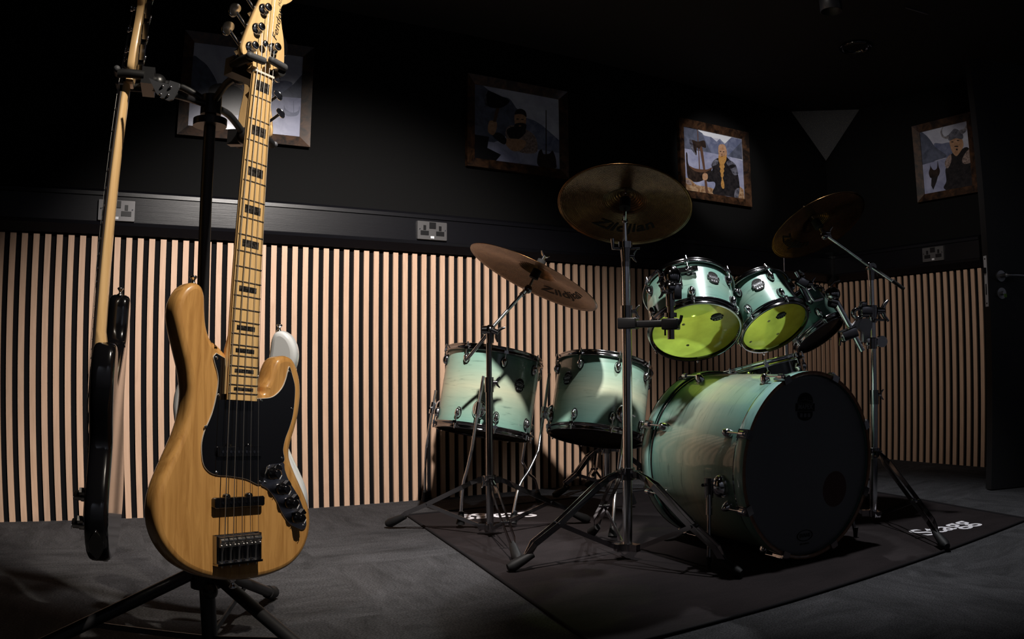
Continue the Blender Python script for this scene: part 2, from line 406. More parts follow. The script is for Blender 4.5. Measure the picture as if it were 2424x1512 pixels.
sl = MB(); fe = MB()
i0 = -34
for i in range(i0, 101):
    x = i * PITCH
    if x + 0.0236 > XB: break
    sl.box((x + 0.0118, 0.0055, HS / 2), (0.0236, 0.011, HS))
fe.box(((i0 * PITCH + XB) / 2, 0.0155, HS / 2), (XB - i0 * PITCH, 0.009, HS))
structure('trim_1', sl, M['slat'], label='row of pale oak slats along the long wall')
structure('trim_2', fe, M['felt'], label='black felt backing between the slats of the long wall')
sl = MB(); fe = MB()
for i in range(23):
    y = -(1.0109 - i * PITCH)
    if y > 0.0: break
    sl.box((XB + 0.0055, y - 0.0125, HS / 2), (0.011, 0.0236, HS))
sl.box((XB + 0.0055, -1.0109 - PITCH - 0.0125, HS / 2), (0.011, 0.0236, HS)) 
fe.box((XB + 0.0155, -0.545, HS / 2), (0.009, 1.10, HS))
structure('trim_3', sl, M['slat'], label='row of pale oak slats on the short wall beside the door')
structure('trim_4', fe, M['felt'], label='black felt backing between the slats of the short wall')

def trunk(name, a, b, nrm, label):                 # a dado trunking profile run from a to b; nrm points into the room
    prof = [(-0.02, 1.116), (0.015, 1.118), (0.046, 1.150), (0.050, 1.162), (0.044, 1.165), (0.044, 1.264), (0.050, 1.267), (0.049, 1.282), (0.020, 1.297), (-0.02, 1.299)]
    mb = MB(); a = Vector(a); b = Vector(b); n_ = Vector(nrm)
    rings = [[p + n_ * u + Vector((0, 0, z)) for u, z in prof] for p in (a, b)]
    mb.ring_stack(rings, True, True, False); structure(name, mb, M['trunk'], label=label)
trunk('trim_5', (-1.4, 0, 0), (XB, 0, 0), (0, -1, 0), 'black cable trunking along the long wall above the slats')
trunk('trim_6', (XB, 0, 0), (XB, -1.10, 0), (-1, 0, 0), 'black cable trunking along the short wall above the slats')
structure('trim_7', MB().box((XB - 0.032, -0.032, 1.21), (0.06, 0.06, 0.20)), M['black_plastic'], label='black corner piece of the trunking')
# corner panel
A, B_, C_ = Vector((4.31, 0.018, ZC)), Vector((4.632, -0.29, ZC)), Vector((4.62, 0.005, 1.935))
off = Vector((-0.5, -0.5, -0.2)).normalized() * 0.012
cp = MB(); cp.add([A, B_, C_, A + off * 0.2, B_ + off * 0.2, C_ + off * 0.2], [(3, 4, 5), (0, 2, 1), (0, 1, 4, 3), (1, 2, 5, 4), (2, 0, 3, 5)], False)
o = cp.build('acoustic_corner_panel', M['speckle']); o['label'] = 'grey glittery triangular panel wedged in the ceiling corner'; o['category'] = 'acoustic panel'

# door
dfm = MB()
dfm.box((XB + 0.06, DY0 - 0.0, 1.03), (0.16, 0.04, 2.06)); dfm.box((XB + 0.06, DY1, 1.03), (0.16, 0.04, 2.06)); dfm.box((XB + 0.06, (DY0 + DY1) / 2, 2.05), (0.16, DY0 - DY1, 0.04))
structure('trim_8', dfm, M['door'], label='black door frame')
hinge = Vector((4.60, -1.86, 0)); free = Vector((3.872, -1.512, 0)); dx = (free - hinge).normalized(); dn = Vector((dx.y, -dx.x, 0))
if dn.y > 0: dn = -dn
DL = (free - hinge).length
Xd = mtx(hinge, dx, -dn, Vector((0, 0, 1)))
if Xd.to_3x3().determinant() < 0: Xd = mtx(hinge, dx, dn, Vector((0, 0, 1)))
door = thing('door_1', 'black door standing open at the right edge', 'door', Xd, kind='structure')
sgn = 1 if (Xd.to_3x3() @ Vector((0, 1, 0))).dot(dn) > 0 else -1
door_y = lambda t: sgn * t
MB().box((DL / 2, -sgn * 0.022, 1.02), (DL, 0.044, 2.03)).build('door_leaf', M['door'], door)
lp = MB(); lp.box((DL + 0.0012, -sgn * 0.022, 0.963), (0.0028, 0.022, 0.235))
lp.build('latch_plate', mat('latch_plate_steel', (0.75, 0.75, 0.8), 0.5, 0.3), door)
lb = MB(); lb.box((DL + 0.008, -sgn * 0.022, 1.012), (0.014, 0.014, 0.026)); lb.cyl((DL + 0.002, -sgn * 0.022, 0.86), (DL + 0.004, -sgn * 0.022, 0.86), 0.004); lb.cyl((DL + 0.002, -sgn * 0.022, 1.066), (DL + 0.004, -sgn * 0.022, 1.066), 0.004)
lb.box((DL + 0.003, -sgn * 0.022, 0.925), (0.003, 0.006, 0.05))
lb.build('latch_bolt', M['black_plastic'], door)
hd = MB(); hx = DL - 0.065
hd.cyl((hx, 0, 0.985), (hx, sgn * 0.010, 0.985), 0.026, n=24); hd.cyl((hx, 0, 0.985), (hx, sgn * 0.052, 0.985), 0.010)
hd.tube(spline([(hx, sgn * 0.045, 0.985), (hx - 0.012, sgn * 0.055, 0.985), (hx - 0.06, sgn * 0.056, 0.985), (hx - 0.135, sgn * 0.054, 0.983)], 5), 0.0095)
hd.build('door_handle', M['steel'], door)
lk = MB(); lk.cyl((hx, 0, 0.905), (hx, sgn * 0.009, 0.905), 0.026, n=24); lk.cyl((hx, sgn * 0.009, 0.905), (hx, sgn * 0.028, 0.905), 0.010)
lko = lk.build('lock_rose', M['steel'], door)
MB().box((hx - 0.004, sgn * 0.030, 0.893), (0.014, 0.004, 0.016)).build('key_tag', M['green_tag'], lko)

# sockets
def socket(label, o, x, n_):
    X = mtx(Vector(o), Vector(x), Vector((0, 0, 1)), Vector(n_))
    s = thing('wall_socket', label, 'power socket', X, 'twin power sockets in the trunking')
    def rr(w, h, r, cx=0, cy=0):
        pts = []
        for ax, ay, a in ((w / 2 - r, h / 2 - r, 0), (-w / 2 + r, h / 2 - r, 90), (-w / 2 + r, -h / 2 + r, 180), (w / 2 - r, -h / 2 + r, 270)):
            for t in range(5): q = math.radians(a + t * 22.5); pts.append((cx + ax + r * math.cos(q), cy + ay + r * math.sin(q)))
        return pts
    MB().prism(rr(0.146, 0.084, 0.004), [(-0.006, 0), (0.006, 0), (0.008, 0.0015)]).build('socket_plate', M['plate'], s)
    for sx in (-1, 1):
        q = MB()
        q.box((sx * 0.038, 0.012, 0.0085), (0.013, 0.022, 0.0022)); q.box((sx * 0.038, -0.012, 0.0085), (0.040, 0.020, 0.0022))
        q.build('socket_outlet', M['black_plastic'], s)
        MB().cyl((sx * 0.062, 0.005, 0.008), (sx * 0.062, 0.005, 0.0095), 0.003).build('screw', M['chrome'], s)
    MB().box((0, 0.024, 0.0095), (0.032, 0.027, 0.005)).build('rocker_switch', M['black_plastic'], s)
    MB().box((0, -0.030, 0.0085), (0.017, 0.010, 0.001)).build('label_sticker', M['sticker'], s)
socket('twin power socket in the trunking, partly behind the black bass neck', (0.413, -0.047, 1.208), (1, 0, 0), (0, -1, 0))
socket('twin power socket in the trunking above and left of the floor toms', (1.772, -0.047, 1.212), (1, 0, 0), (0, -1, 0))
socket('twin power socket on the short wall near the open door', (XB - 0.047, -0.800, 1.215), (0, -1, 0), (-1, 0, 0))

# ceiling fittings
lc = P(1968, 27, 3.15)
lt = thing('ceiling_spotlight', 'black cylindrical spotlight hanging from the ceiling above the drums', 'ceiling lamp', Matrix.Translation((lc.x, lc.y, ZC)))
dz = lc.z - ZC
MB().lathe([(0.0, 0), (0.048, 0), (0.048, dz), (0.044, dz - 0.001), (0.042, dz + 0.03), (0.0, dz + 0.03)], n=32).build('lamp_housing', M['black_satin'], lt)
rg = thing('ceiling_speaker', 'round black rimmed fitting set in the ceiling near the corner', 'ceiling fitting', Matrix.Translation((3.71, -0.956, ZC)))
MB().lathe([(0.066, 0.0), (0.084, -0.004), (0.088, -0.012), (0.080, -0.020), (0.068, -0.014), (0.064, -0.002)], n=40).build('fitting_rim', M['black_gloss'], rg)
MB().lathe([(0.0001, -0.003), (0.066, -0.003)], n=40).build('fitting_grille', M['black_plastic'], rg)
a, b = Vector((3.494, -1.416, ZC - 0.004)), Vector((3.641, -1.446, ZC - 0.004))
o = MB().bar([a, b], (0, 0, 1), 0.008, 0.003).build('ceiling_strip', M['steel']); o['label'] = 'thin bright metal strip on the dark ceiling'; o['category'] = 'metal strip'
# ------------------------------------------------------------------ framed pictures
def flat(name, c, r=0.35): return mat(name, c, r, coat=0.3)
def cloudy(name, a, b, scale=(1, 1, 1), f=4):
    m = mat(name, a, 0.3, coat=0.3); k = N(m); k.l(k.ramp(k.noise(k.coords(scale), f, 5, 0.6, 0.5), [(0.32, a), (0.68, b)]), k.b.inputs['Base Color']); return m
PM = dict(sky=cloudy('print_sky', (0.45, 0.46, 0.60), (0.72, 0.74, 0.85), (2, 2, 5)), water=cloudy('print_water', (0.24, 0.26, 0.42), (0.46, 0.48, 0.66), (3, 3, 30)),
          rock=cloudy('print_mountain', (0.07, 0.08, 0.12), (0.16, 0.18, 0.26), (5, 5, 5)), rock2=cloudy('print_far_mountain', (0.10, 0.12, 0.22), (0.26, 0.29, 0.42), (5, 5, 5)),
          dark=cloudy('print_dark', (0.008, 0.008, 0.010), (0.035, 0.03, 0.032), (12, 12, 12)), boat=cloudy('print_boat', (0.012, 0.008, 0.008), (0.05, 0.032, 0.025), (9, 9, 9)),
          skin=cloudy('print_skin', (0.42, 0.22, 0.12), (0.62, 0.38, 0.24), (16, 16, 16)), beard=cloudy('print_beard', (0.42, 0.20, 0.05), (0.70, 0.38, 0.12), (30, 30, 30)),
          steel=cloudy('print_armour', (0.03, 0.03, 0.045), (0.26, 0.26, 0.32), (10, 10, 10), 4), fur=cloudy('print_fur', (0.12, 0.08, 0.07), (0.50, 0.38, 0.34), (25, 25, 25)),
          earth=cloudy('print_shore', (0.22, 0.10, 0.04), (0.60, 0.42, 0.26), (14, 14, 14)), shaft=flat('print_wood_shaft', (0.13, 0.065, 0.04)), snow=flat('print_snow', (0.85, 0.88, 0.95)), black=flat('print_black', (0.006, 0.006, 0.008)),
          horn=cloudy('print_horn', (0.05, 0.05, 0.07), (0.45, 0.42, 0.45), (9, 9, 9)))
PK = list(PM)
def E(cx, cy, rx, ry, rot=0, n=18):
    q = math.radians(rot)
    return [(cx + rx * math.cos(2 * PI * i / n) * math.cos(q) - ry * math.sin(2 * PI * i / n) * math.sin(q), cy + rx * math.cos(2 * PI * i / n) * math.sin(q) + ry * math.sin(2 * PI * i / n) * math.cos(q)) for i in range(n)]
def picture(label, o, xv, nv, W, H, quad, shapes):
    """o: centre on the wall; W,H the print; quad: its corners tl,tr,br,bl in the sketch units of the shapes."""
    X = mtx(Vector(o), Vector(xv), Vector((0, 0, 1)), Vector(nv))
    s = thing('framed_picture', label, 'framed picture', X)
    bw = 0.045; fr = MB()
    w2, h2 = W / 2, H / 2
    for a, b, c, d in (((-w2, -h2), (w2, -h2), (w2 + bw, -h2 - bw), (-w2 - bw, -h2 - bw)), ((w2, -h2), (w2, h2), (w2 + bw, h2 + bw), (w2 + bw, -h2 - bw)),
                       ((w2, h2), (-w2, h2), (-w2 - bw, h2 + bw), (w2 + bw, h2 + bw)), ((-w2, h2), (-w2, -h2), (-w2 - bw, -h2 - bw), (-w2 - bw, h2 + bw))):
        lo = [Vector((p[0], p[1], 0)) for p in (a, b, c, d)]
        hi = [Vector((a[0], a[1], 0.012)), Vector((b[0], b[1], 0.012)), Vector((c[0], c[1], 0.024)), Vector((d[0], d[1], 0.024))]
        fr.add(lo + hi, [(0, 1, 2, 3), (4, 7, 6, 5), (0, 4, 5, 1), (1, 5, 6, 2), (2, 6, 7, 3), (3, 7, 4, 0)], False)
    fr.build('picture_frame', M['frame_wood'], s)
    tl, tr, br, bl = quad
    def uv(x, y):
        u = v = 0.5
        for _ in range(12):
            xl = tl[0] + (bl[0] - tl[0]) * v; xr = tr[0] + (br[0] - tr[0]) * v; u = (x - xl) / (xr - xl)
            yt = tl[1] + (tr[1] - tl[1]) * u; yb = bl[1] + (br[1] - bl[1]) * u; v = (y - yt) / (yb - yt)
        return min(max(u, 0), 1), min(max(v, 0), 1)
    mb = MB(); mb.flat = True; z = 0.006
    mb.cur = PK.index('sky'); mb.add([(-w2, -h2, z), (w2, -h2, z), (w2, h2, z), (-w2, h2, z)], [(0, 1, 2, 3)], False)
    for key, pts in shapes:
        z += 0.00008; mb.cur = PK.index(key); q = []
        for x, y in pts:
            u, v = uv(x, y); q.append(Vector((-w2 + u * W, h2 - v * H, z)))
        tris = tessellate_polygon([q]); mb.add(q, [tuple(t) for t in tris], False)
    mb.build('photographic_print', [PM[k] for k in PK], s)
    return s
def sp(*pts, n=4, closed=True): return [(p.x, p.y) for p in spline([Vector((x, y, 0)) for x, y in pts], n, closed)]
YW = 0.019
quad3 = ((345, 365), (1088, 530), (1125, 1290), (362, 1175))
picture('brightly lit picture of a bearded warrior with a tall axe beside a boat', ((3.351 + 3.82) / 2, YW, 1.767), (1, 0, 0), (0, -1, 0), 0.475, 0.372, quad3, [
    ('snow', [(490, 395), (960, 500), (900, 600), (780, 520), (640, 500)]),
    ('rock2', [(340, 380), (520, 400), (600, 480), (690, 500), (760, 560), (800, 520), (860, 590), (950, 505), (1090, 535), (1095, 790), (345, 640)]),
    ('rock', [(340, 360), (500, 400), (580, 450), (620, 560), (660, 640), (690, 700), (345, 650)]),
    ('rock', [(1095, 560), (900, 745), (1095, 790)]),
    ('water', [(345, 645), (600, 690), (900, 745), (1100, 805), (1130, 1300), (360, 1180)]),
    ('boat', sp((375, 705), (392, 720), (398, 830), (440, 900), (560, 945), (680, 905), (682, 850), (690, 880), (680, 960), (620, 1030), (500, 1075), (400, 1030), (380, 880))),
    ('shaft', [(515, 395), (524, 395), (545, 920), (532, 920)]),
    ('shaft', sp((400, 860), (480, 900), (620, 915), (690, 890), (690, 905), (600, 950), (480, 935))),
    ('earth', sp((360, 1030), (430, 1045), (500, 1110), (620, 1130), (720, 1165), (710, 1225), (360, 1180))),
    ('fur', sp((365, 1045), (420, 1050), (440, 1110), (380, 1100))),
    ('dark', sp((770, 770), (720, 800), (690, 850), (700, 920), (650, 960), (620, 1030), (640, 1070), (720, 1070), (735, 1120), (705, 1220), (900, 1250), (1060, 1270), (1060, 1150), (1040, 1000), (1010, 900), (960, 830), (900, 770), (870, 745))),
    ('earth', [(1060, 1130), (1110, 1170), (1125, 1290), (1040, 1270)]),
    ('steel', sp((880, 830), (930, 800), (1000, 850), (1030, 930), (1035, 975), (980, 985), (930, 900))),
    ('dark', sp((900, 880), (960, 850), (1010, 870), (940, 905))),
    ('steel', sp((1000, 1170), (1050, 1150), (1055, 1190), (1030, 1270), (985, 1262))),
    ('steel', sp((700, 830), (740, 790), (775, 800), (760, 850), (700, 870))),
    ('skin', sp((780, 620), (820, 592), (865, 610), (888, 690), (880, 760), (830, 790), (785, 750))),
    ('beard', sp((780, 735), (805, 748), (845, 748), (882, 735), (880, 790), (862, 830), (850, 850), (858, 880), (846, 905), (852, 935), (840, 960), (844, 990), (832, 1025), (850, 1085), (850, 1150), (825, 1152), (808, 1100), (818, 1028), (806, 995), (808, 965), (796, 940), (802, 905), (790, 880), (795, 850), (780, 800), n=3)),
    ('dark', E(806, 686, 12, 5)), ('dark', E(846, 690, 12, 5)), ('shaft', E(822, 722, 8, 6)), ('shaft', E(824, 745, 18, 4)),
    ('shaft', sp((540, 600), (575, 640), (612, 950), (640, 1215), (612, 1212), (588, 950), (548, 680))),
    ('boat', sp((440, 540), (520, 560), (600, 545), (620, 620), (610, 640), (560, 620), (540, 650), (505, 640), (500, 735), (455, 660))),
    ('steel', sp((418, 520), (450, 550), (470, 660), (500, 735), (450, 670), (425, 600))),
    ('skin', sp((575, 975), (600, 962), (630, 970), (640, 1010), (625, 1045), (580, 1045), (570, 1010)))])
quad2 = ((390, 235), (1408, 415), (1418, 1255), (390, 1120))
picture('dim picture of a shouting dark-haired warrior raising an axe, above the low cymbal', ((2.015 + 2.504) / 2, YW, 1.779), (1, 0, 0), (0, -1, 0), 0.485, 0.372, quad2, [
    ('rock', sp((380, 230), (480, 250), (560, 310), (700, 380), (800, 410), (880, 520), (960, 620), (700, 900), (380, 900))),
    ('rock2', [(1000, 640), (1100, 670), (1200, 730), (1320, 830), (1418, 910), (1418, 1060), (1100, 1010), (980, 900)]),
    ('water', [(390, 900), (1100, 1010), (1418, 1060), (1418, 1260), (390, 1125)]),
    ('black', [(388, 840), (560, 870), (540, 1000), (700, 1080), (640, 1170), (388, 1130)]),
    ('boat', sp((1150, 1060), (1190, 1015), (1215, 1070), (1290, 1065), (1328, 1030), (1365, 1110), (1375, 1180), (1360, 1240), (1150, 1210))),
    ('boat', [(1243, 545), (1253, 545), (1255, 1080), (1240, 1080)]),
    ('fur', sp((770, 760), (850, 730), (1000, 780), (1100, 850), (1140, 960), (1110, 1060), (900, 1040), (760, 880))),
    ('dark', sp((770, 780), (900, 740), (1000, 800), (900, 900), (800, 880))),
    ('skin', sp((735, 900), (830, 890), (940, 900), (1000, 930), (960, 1010), (860, 1040), (780, 990))),
    ('dark', sp((600, 840), (680, 820), (760, 890), (740, 960), (640, 900))),
    ('skin', sp((560, 690), (600, 675), (650, 700), (640, 800), (600, 850), (545, 800))),
    ('skin', sp((862, 600), (930, 580), (995, 610), (990, 740), (930, 790), (870, 740))),
    ('dark', sp((860, 600), (880, 550), (930, 530), (990, 560), (1005, 630), (960, 600), (900, 595))),
    ('dark', sp((860, 720), (930, 700), (1000, 720), (990, 790), (930, 820), (870, 790))), ('dark', E(895, 655, 18, 6)), ('dark', E(955, 660, 18, 6)), ('skin', E(925, 738, 16, 8)),
    ('shaft', [(650, 480), (690, 480), (640, 690), (605, 690)]),
    ('black', sp((545, 320), (700, 380), (800, 440), (700, 520), (560, 510), (520, 420))), ('steel', sp((545, 310), (525, 380), (540, 510), (505, 450), (510, 360)))])
quad1 = ((1120, 393), (2150, 520), (2115, 1275), (1060, 1170))
picture('picture of a grey fjord and small boat, behind the natural wood bass neck', ((0.684 + 1.166) / 2, YW, 1.779), (1, 0, 0), (0, -1, 0), 0.482, 0.370, quad1, [
    ('rock', sp((1100, 540), (1180, 560), (1260, 640), (1340, 800), (1300, 900), (1090, 900))),
    ('rock', [(2150, 690), (2060, 780), (1960, 850), (1880, 900), (2140, 915)]), ('rock2', sp((1860, 790), (1960, 750), (2050, 780), (1950, 860), (1860, 900))),
    ('water', [(1085, 900), (1600, 880), (2140, 915), (2115, 1275), (1060, 1170)]),
    ('fur', sp((1340, 820), (1450, 760), (1560, 800), (1600, 950), (1500, 1000), (1360, 940))), ('dark', sp((1260, 820), (1400, 780), (1560, 840), (1620, 1010), (1480, 1080), (1280, 1020))),
    ('rock2', sp((1965, 980), (1985, 1020), (2050, 1050), (2105, 1030), (2112, 985), (2118, 1030), (2095, 1075), (2020, 1085), (1970, 1060))), ('rock2', [(2055, 940), (2060, 940), (2062, 1060), (2056, 1060)])])
quad4 = ((375, 465), (935, 315), (990, 1115), (415, 1200))
picture('dim picture of a warrior in a horned helmet beside a lake, nearest the door', (XB + 0.019, (-0.73 - 1.058) / 2, 1.777), (0, -1, 0), (-1, 0, 0), 0.328, 0.380, quad4, [
    ('rock2', sp((540, 600), (640, 595), (740, 590), (780, 740), (600, 760))),
    ('rock', sp((370, 470), (430, 480), (490, 540), (560, 640), (690, 745), (560, 800), (390, 850))),
    ('water', [(400, 850), (690, 770), (980, 720), (990, 1120), (415, 1200)]),
    ('boat', sp((470, 940), (488, 880), (485, 815), (495, 870), (530, 915), (570, 890), (580, 805), (590, 870), (605, 930), (580, 990), (500, 1010), (478, 990))),
    ('dark', [(500, 1010), (580, 990), (560, 1060), (520, 1150), (495, 1100)]),
    ('dark', sp((740, 730), (700, 860), (670, 920), (680, 1050), (650, 1140), (800, 1200), (992, 1120), (985, 760), (930, 640), (820, 700))),
    ('fur', sp((740, 725), (700, 760), (665, 830), (680, 890), (710, 885), (745, 800))), ('fur', sp((870, 800), (920, 700), (985, 660), (990, 810), (900, 850))),
    ('skin', sp((730, 560), (800, 520), (870, 530), (890, 620), (850, 700), (800, 750), (750, 680))), ('dark', E(762, 575, 16, 6)), ('dark', E(828, 556, 16, 6)), ('dark', E(808, 630, 26, 7)), ('dark', E(812, 668, 12, 12)),
    ('steel', sp((715, 500), (760, 440), (790, 412), (840, 430), (885, 480), (880, 540), (800, 530), (725, 560))),
    ('horn', sp((715, 490), (680, 510), (650, 480), (645, 430), (662, 392), (640, 410), (625, 460), (640, 510), (680, 535), (720, 530))),
    ('horn', sp((850, 430), (900, 410), (940, 350), (945, 400), (910, 460), (870, 475)))])
# ------------------------------------------------------------------ basses (local frame: x to the right, y up the neck, z out of the front, metres)
mm = lambda pts: [(a / 1000, b / 1000) for a, b in pts]
BODY = mm([(52.6, 265.0), (63.6, 275.0), (72.8, 289.5), (78.3, 305.7), (84.5, 319.1), (93.0, 329.5), (111.4, 335.8), (128.7, 333.0), (141.5, 320.3), (152.6, 294.8), (156.5, 267.0), (155.5, 246.8), (151.4, 220.8), (144.0, 196.3), (134.9, 172.0), (130.5, 153.2), (133.4, 137.1), (144.4, 115.5), (159.2, 90.9), (172.0, 68.7), (183.0, 44.1), (187.5, 18.3), (184.0, -9.1), (171.5, -35.4), (151.7, -55.1), (124.4, -69.4), (88.3, -77.5), (52.1, -80.4), (16.7, -79.8), (-25.5, -74.8), (-60.8, -66.4), (-92.2, -54.0), (-118.9, -38.1), (-139.4, -18.8), (-154.3, 1.6), (-163.9, 25.2), (-167.2, 49.3), (-165.2, 74.6), (-157.4, 99.8), (-145.1, 126.2), (-129.8, 156.8), (-114.7, 189.3), (-105.9, 219.9), (-103.2, 250.8), (-106.6, 275.5), (-112.4, 297.6), (-121.2, 322.4), (-131.7, 351.8), (-138.6, 377.0), (-139.3, 396.8), (-134.9, 414.8), (-124.8, 432.0), (-110.7, 442.5), (-97.5, 444.6), (-86.2, 438.3), (-79.5, 422.6), (-76.7, 397.3), (-72.9, 373.9), (-66.3, 356.7), (-56.9, 344.5), (-41.7, 337.4)])
GUARD = mm([(-52.9, 325.9), (-58.9, 319.0), (-57.1, 310.3), (-49.1, 290.1), (-46.9, 272.5), (-50.7, 246.0), (-57.0, 222.5), (-63.6, 206.9), (-73.2, 187.7), (-78.2, 163.7), (-74.7, 134.7), (-63.7, 120.1), (-45.9, 112.5), (-15.3, 109.6), (22.2, 103.4), (55.3, 92.5), (68.3, 117.8), (74.2, 127.8), (111.2, 133.6), (109.6, 156.7), (114.3, 177.4), (124.3, 199.1), (132.1, 222.7), (135.5, 249.8), (135.6, 277.3), (128.0, 299.2), (119.9, 315.7), (115.1, 304.9), (111.4, 291.8), (103.6, 275.3), (89.6, 261.5), (73.4, 253.9), (47.7, 251.3), (38, 250), (-27.0, 250), (-33.0, 318.3)])
PLATE = mm([(55.7, 94.0), (68.7, 117.7), (74.6, 127.8), (85, 132.4), (105, 133.5), (112.4, 130.2), (114.0, 119.2), (125.0, 98.1), (149.2, 67.7), (163.7, 40.0), (170.6, 17.9), (169.5, 7.2), (161.9, 2.5), (150.9, 5.0), (128.3, 16.0), (110.1, 35.2), (93.2, 62.8), (72.4, 84.1)])
HEAD5 = mm([(-22.5, 872), (-22.5, 884.6), (-44.3, 893.2), (-50.2, 903.2), (-49.8, 920.6), (-36.7, 972.7), (-28.8, 999.7), (-19.2, 1028.1), (-8, 1062), (6, 1100), (17, 1122), (32, 1134), (50, 1132), (64, 1118), (70, 1098), (69, 1078), (60.9, 1060.5), (48.6, 1047.8), (38.7, 1040.9), (34.9, 1028.8), (36.8, 1012.2), (43.0, 990.2), (50.3, 966.5), (54.7, 942.0), (56.8, 918.7), (56, 906), (45, 899), (31.5, 892.7), (22.5, 882), (22.5, 872)])
HEAD4 = mm([(-21, 872), (-21, 884), (-40, 893), (-46, 905), (-44, 930), (-36, 972.7), (-28.8, 999.7), (-19.2, 1028.1), (-10, 1060), (0, 1085), (16, 1102), (34, 1105), (48, 1095), (55, 1078), (56, 1062), (46, 1048), (36, 1040), (32, 1028), (30, 1008), (33, 980), (37, 950), (38, 920), (36, 903), (28, 893), (21, 882), (21, 872)])
FR = lambda n: 0.864 * (1 - 2 ** (-n / 12))
def cr(pts, n=5): return [(p.x, p.y) for p in spline([Vector((x, y, 0)) for x, y in pts], n, True)]
def make_bass(name, label, X, body_m, head, nstr, guard=True, front=True, fb='maple_fb', logo=False, ks=1.0, knobs=None, knob_m=None):
    b = thing(name, label, 'bass guitar', X)
    T = 0.044
    MB().prism(cr(BODY), [(-T, 0.012), (-T + 0.0012, 0.007), (-T + 0.004, 0.003), (-T + 0.010, 0.0005), (-T + 0.016, 0), (-0.016, 0), (-0.010, 0.0005), (-0.004, 0.003), (-0.0012, 0.007), (0, 0.012)]).build('body', body_m, b)
    wn, we = (0.0238, 0.0335) if nstr == 5 else (0.020, 0.031)
    ye = 0.864 - FR(21) - 0.012
    wid = lambda y: wn + (we - wn) * (0.866 - y) / (0.866 - ye)
    # neck: D-shaped back with the fingerboard on top
    rings = []
    for y, d in ((0.255, 0.026), (0.30, 0.026), (0.335, 0.0225), (0.36, 0.0185), (0.5, 0.0175), (0.7, 0.016), (0.84, 0.0155), (0.862, 0.0155), (0.874, 0.014)):
        w_ = wid(y); sq = 0.35 if y < 0.34 else 1.0
        ring = [Vector((-w_, y, 0.0095))]
        for i in range(1, 12):
            a = PI * i / 12; c, s_ = math.cos(a), math.sin(a)
            ex = 0.45 if y < 0.34 else 0.85
            ring.append(Vector((-w_ * (abs(c) ** ex) * (1 if c > 0 else -1), y, 0.0095 - d * (abs(s_) ** ex))))
        ring.append(Vector((w_, y, 0.0095))); rings.append(ring)
    nk = MB(); nk.ring_stack(rings, True, True).build('neck', M['maple'], b)
    # fingerboard with a gentle radius
    rings = []
    for y in (ye, 0.4, 0.6, 0.8, 0.865):
        w_ = wid(y); ring = [Vector((-w_, y, 0.0090))]
        for i in range(9):
            u = -1 + i / 4; ring.append(Vector((u * w_, y, 0.0160 - 0.0016 * u * u)))
        ring.append(Vector((w_, y, 0.0090))); rings.append(ring)
    fbo = MB(); fbo.ring_stack(rings, True, True).build('fingerboard', M[fb], b)
    for n_ in range(1, 22):
        y = 0.864 - FR(n_); w_ = wid(y); fr = MB()
        fr.tube([(u * w_, y, 0.0163 - 0.0016 * u * u) for u in (-1, -0.6, -0.2, 0.2, 0.6, 1)], 0.0011, 6)
        fr.build('fret', M['chrome'], b)
    if front:
        for n_ in (1, 3, 5, 7, 9, 12, 15, 17, 19, 21):
            y0 = 0.864 - FR(n_ - 1); y1 = 0.864 - FR(n_); c = (y0 + y1) / 2; h = (y0 - y1) * (0.44 if n_ < 10 else 0.40); w_ = wid(c) * 0.66
            q = MB(); ring = []
            for yy in (c - h / 2, c + h / 2):
                ring.append([Vector((u * w_, yy, 0.01635 - 0.0016 * (u * .66) ** 2)) for u in (-1, -0.5, 0, 0.5, 1)])
            q.ring_stack(ring, False, False, True, False); q.build('inlay', M['inlay'], b)
    # headstock
    hz = 0.0045
    hp = cr(head, 4)
    MB().prism(hp, [(-0.0105, 0.0015), (-0.009, 0), (hz - 0.001, 0), (hz, 0.001)]).build('headstock', M['maple'], b)
    MB().box((0, 0.8672, 0.0135), (2 * wn, 0.0042, 0.0105)).build('nut', M['bone'], b)
    sw_n, sw_b = (0.0195, 0.038) if nstr == 5 else (0.0150, 0.0285)
    # tuners
    if nstr == 5:
        posts = [(-0.0308, 0.9165, -1), (-0.0205, 0.9613, -1), (-0.0093, 1.0098, -1), (0.003, 1.0585, -1), (0.0334, 0.9353, 1)]
        posts[4] = (0.0245, 0.9353, 1)
        order = [0, 1, 2, 3, 4]
    else:
        posts = [(-0.026, 0.916, -1), (-0.017, 0.959, -1), (-0.008, 1.003, -1), (0.003, 1.047, -1)]; order = [0, 1, 2, 3]
    for px_, py_, s_ in posts:
        q = MB(); q.lathe([(0.0001, 0.022), (0.0062, 0.022), (0.0085, 0.0205), (0.0080, 0.0165), (0.0052, 0.0135), (0.0052, 0.009), (0.0095, 0.0085), (0.0125, 0.006), (0.0130, hz)], Matrix.Translation((px_, py_, 0)), 20)
        t = q.build('tuner', M['chrome'], b)
        g = MB()
        ang = math.radians(37)
        dx_ = Vector((s_ * math.cos(ang), math.sin(ang) * 1.0, 0)); zz = Vector((0, 0, 1)); yy = zz.cross(dx_)
        G = mtx(Vector((px_, py_, -0.018)), dx_, yy, zz)
        g.box(G @ Vector((0, 0, 0)), (0.022, 0.034, 0.010), G.to_3x3()); 
        g.cyl(G @ Vector((0.0, 0, 0)), G @ Vector((0.036 + 0.012, 0, 0)), 0.0036, n=12)
        g.build('tuner_gear', M['chrome'], t)
        ear = []
        for i in range(28):
            a = 2 * PI * i / 28; r_ = 1 + 0.16 * math.cos(2 * a + PI) + 0.07 * math.cos(3 * a)
            ear.append((0.054 + 0.014 * ks * r_ * math.cos(a), 0.0195 * ks * r_ * math.sin(a)))
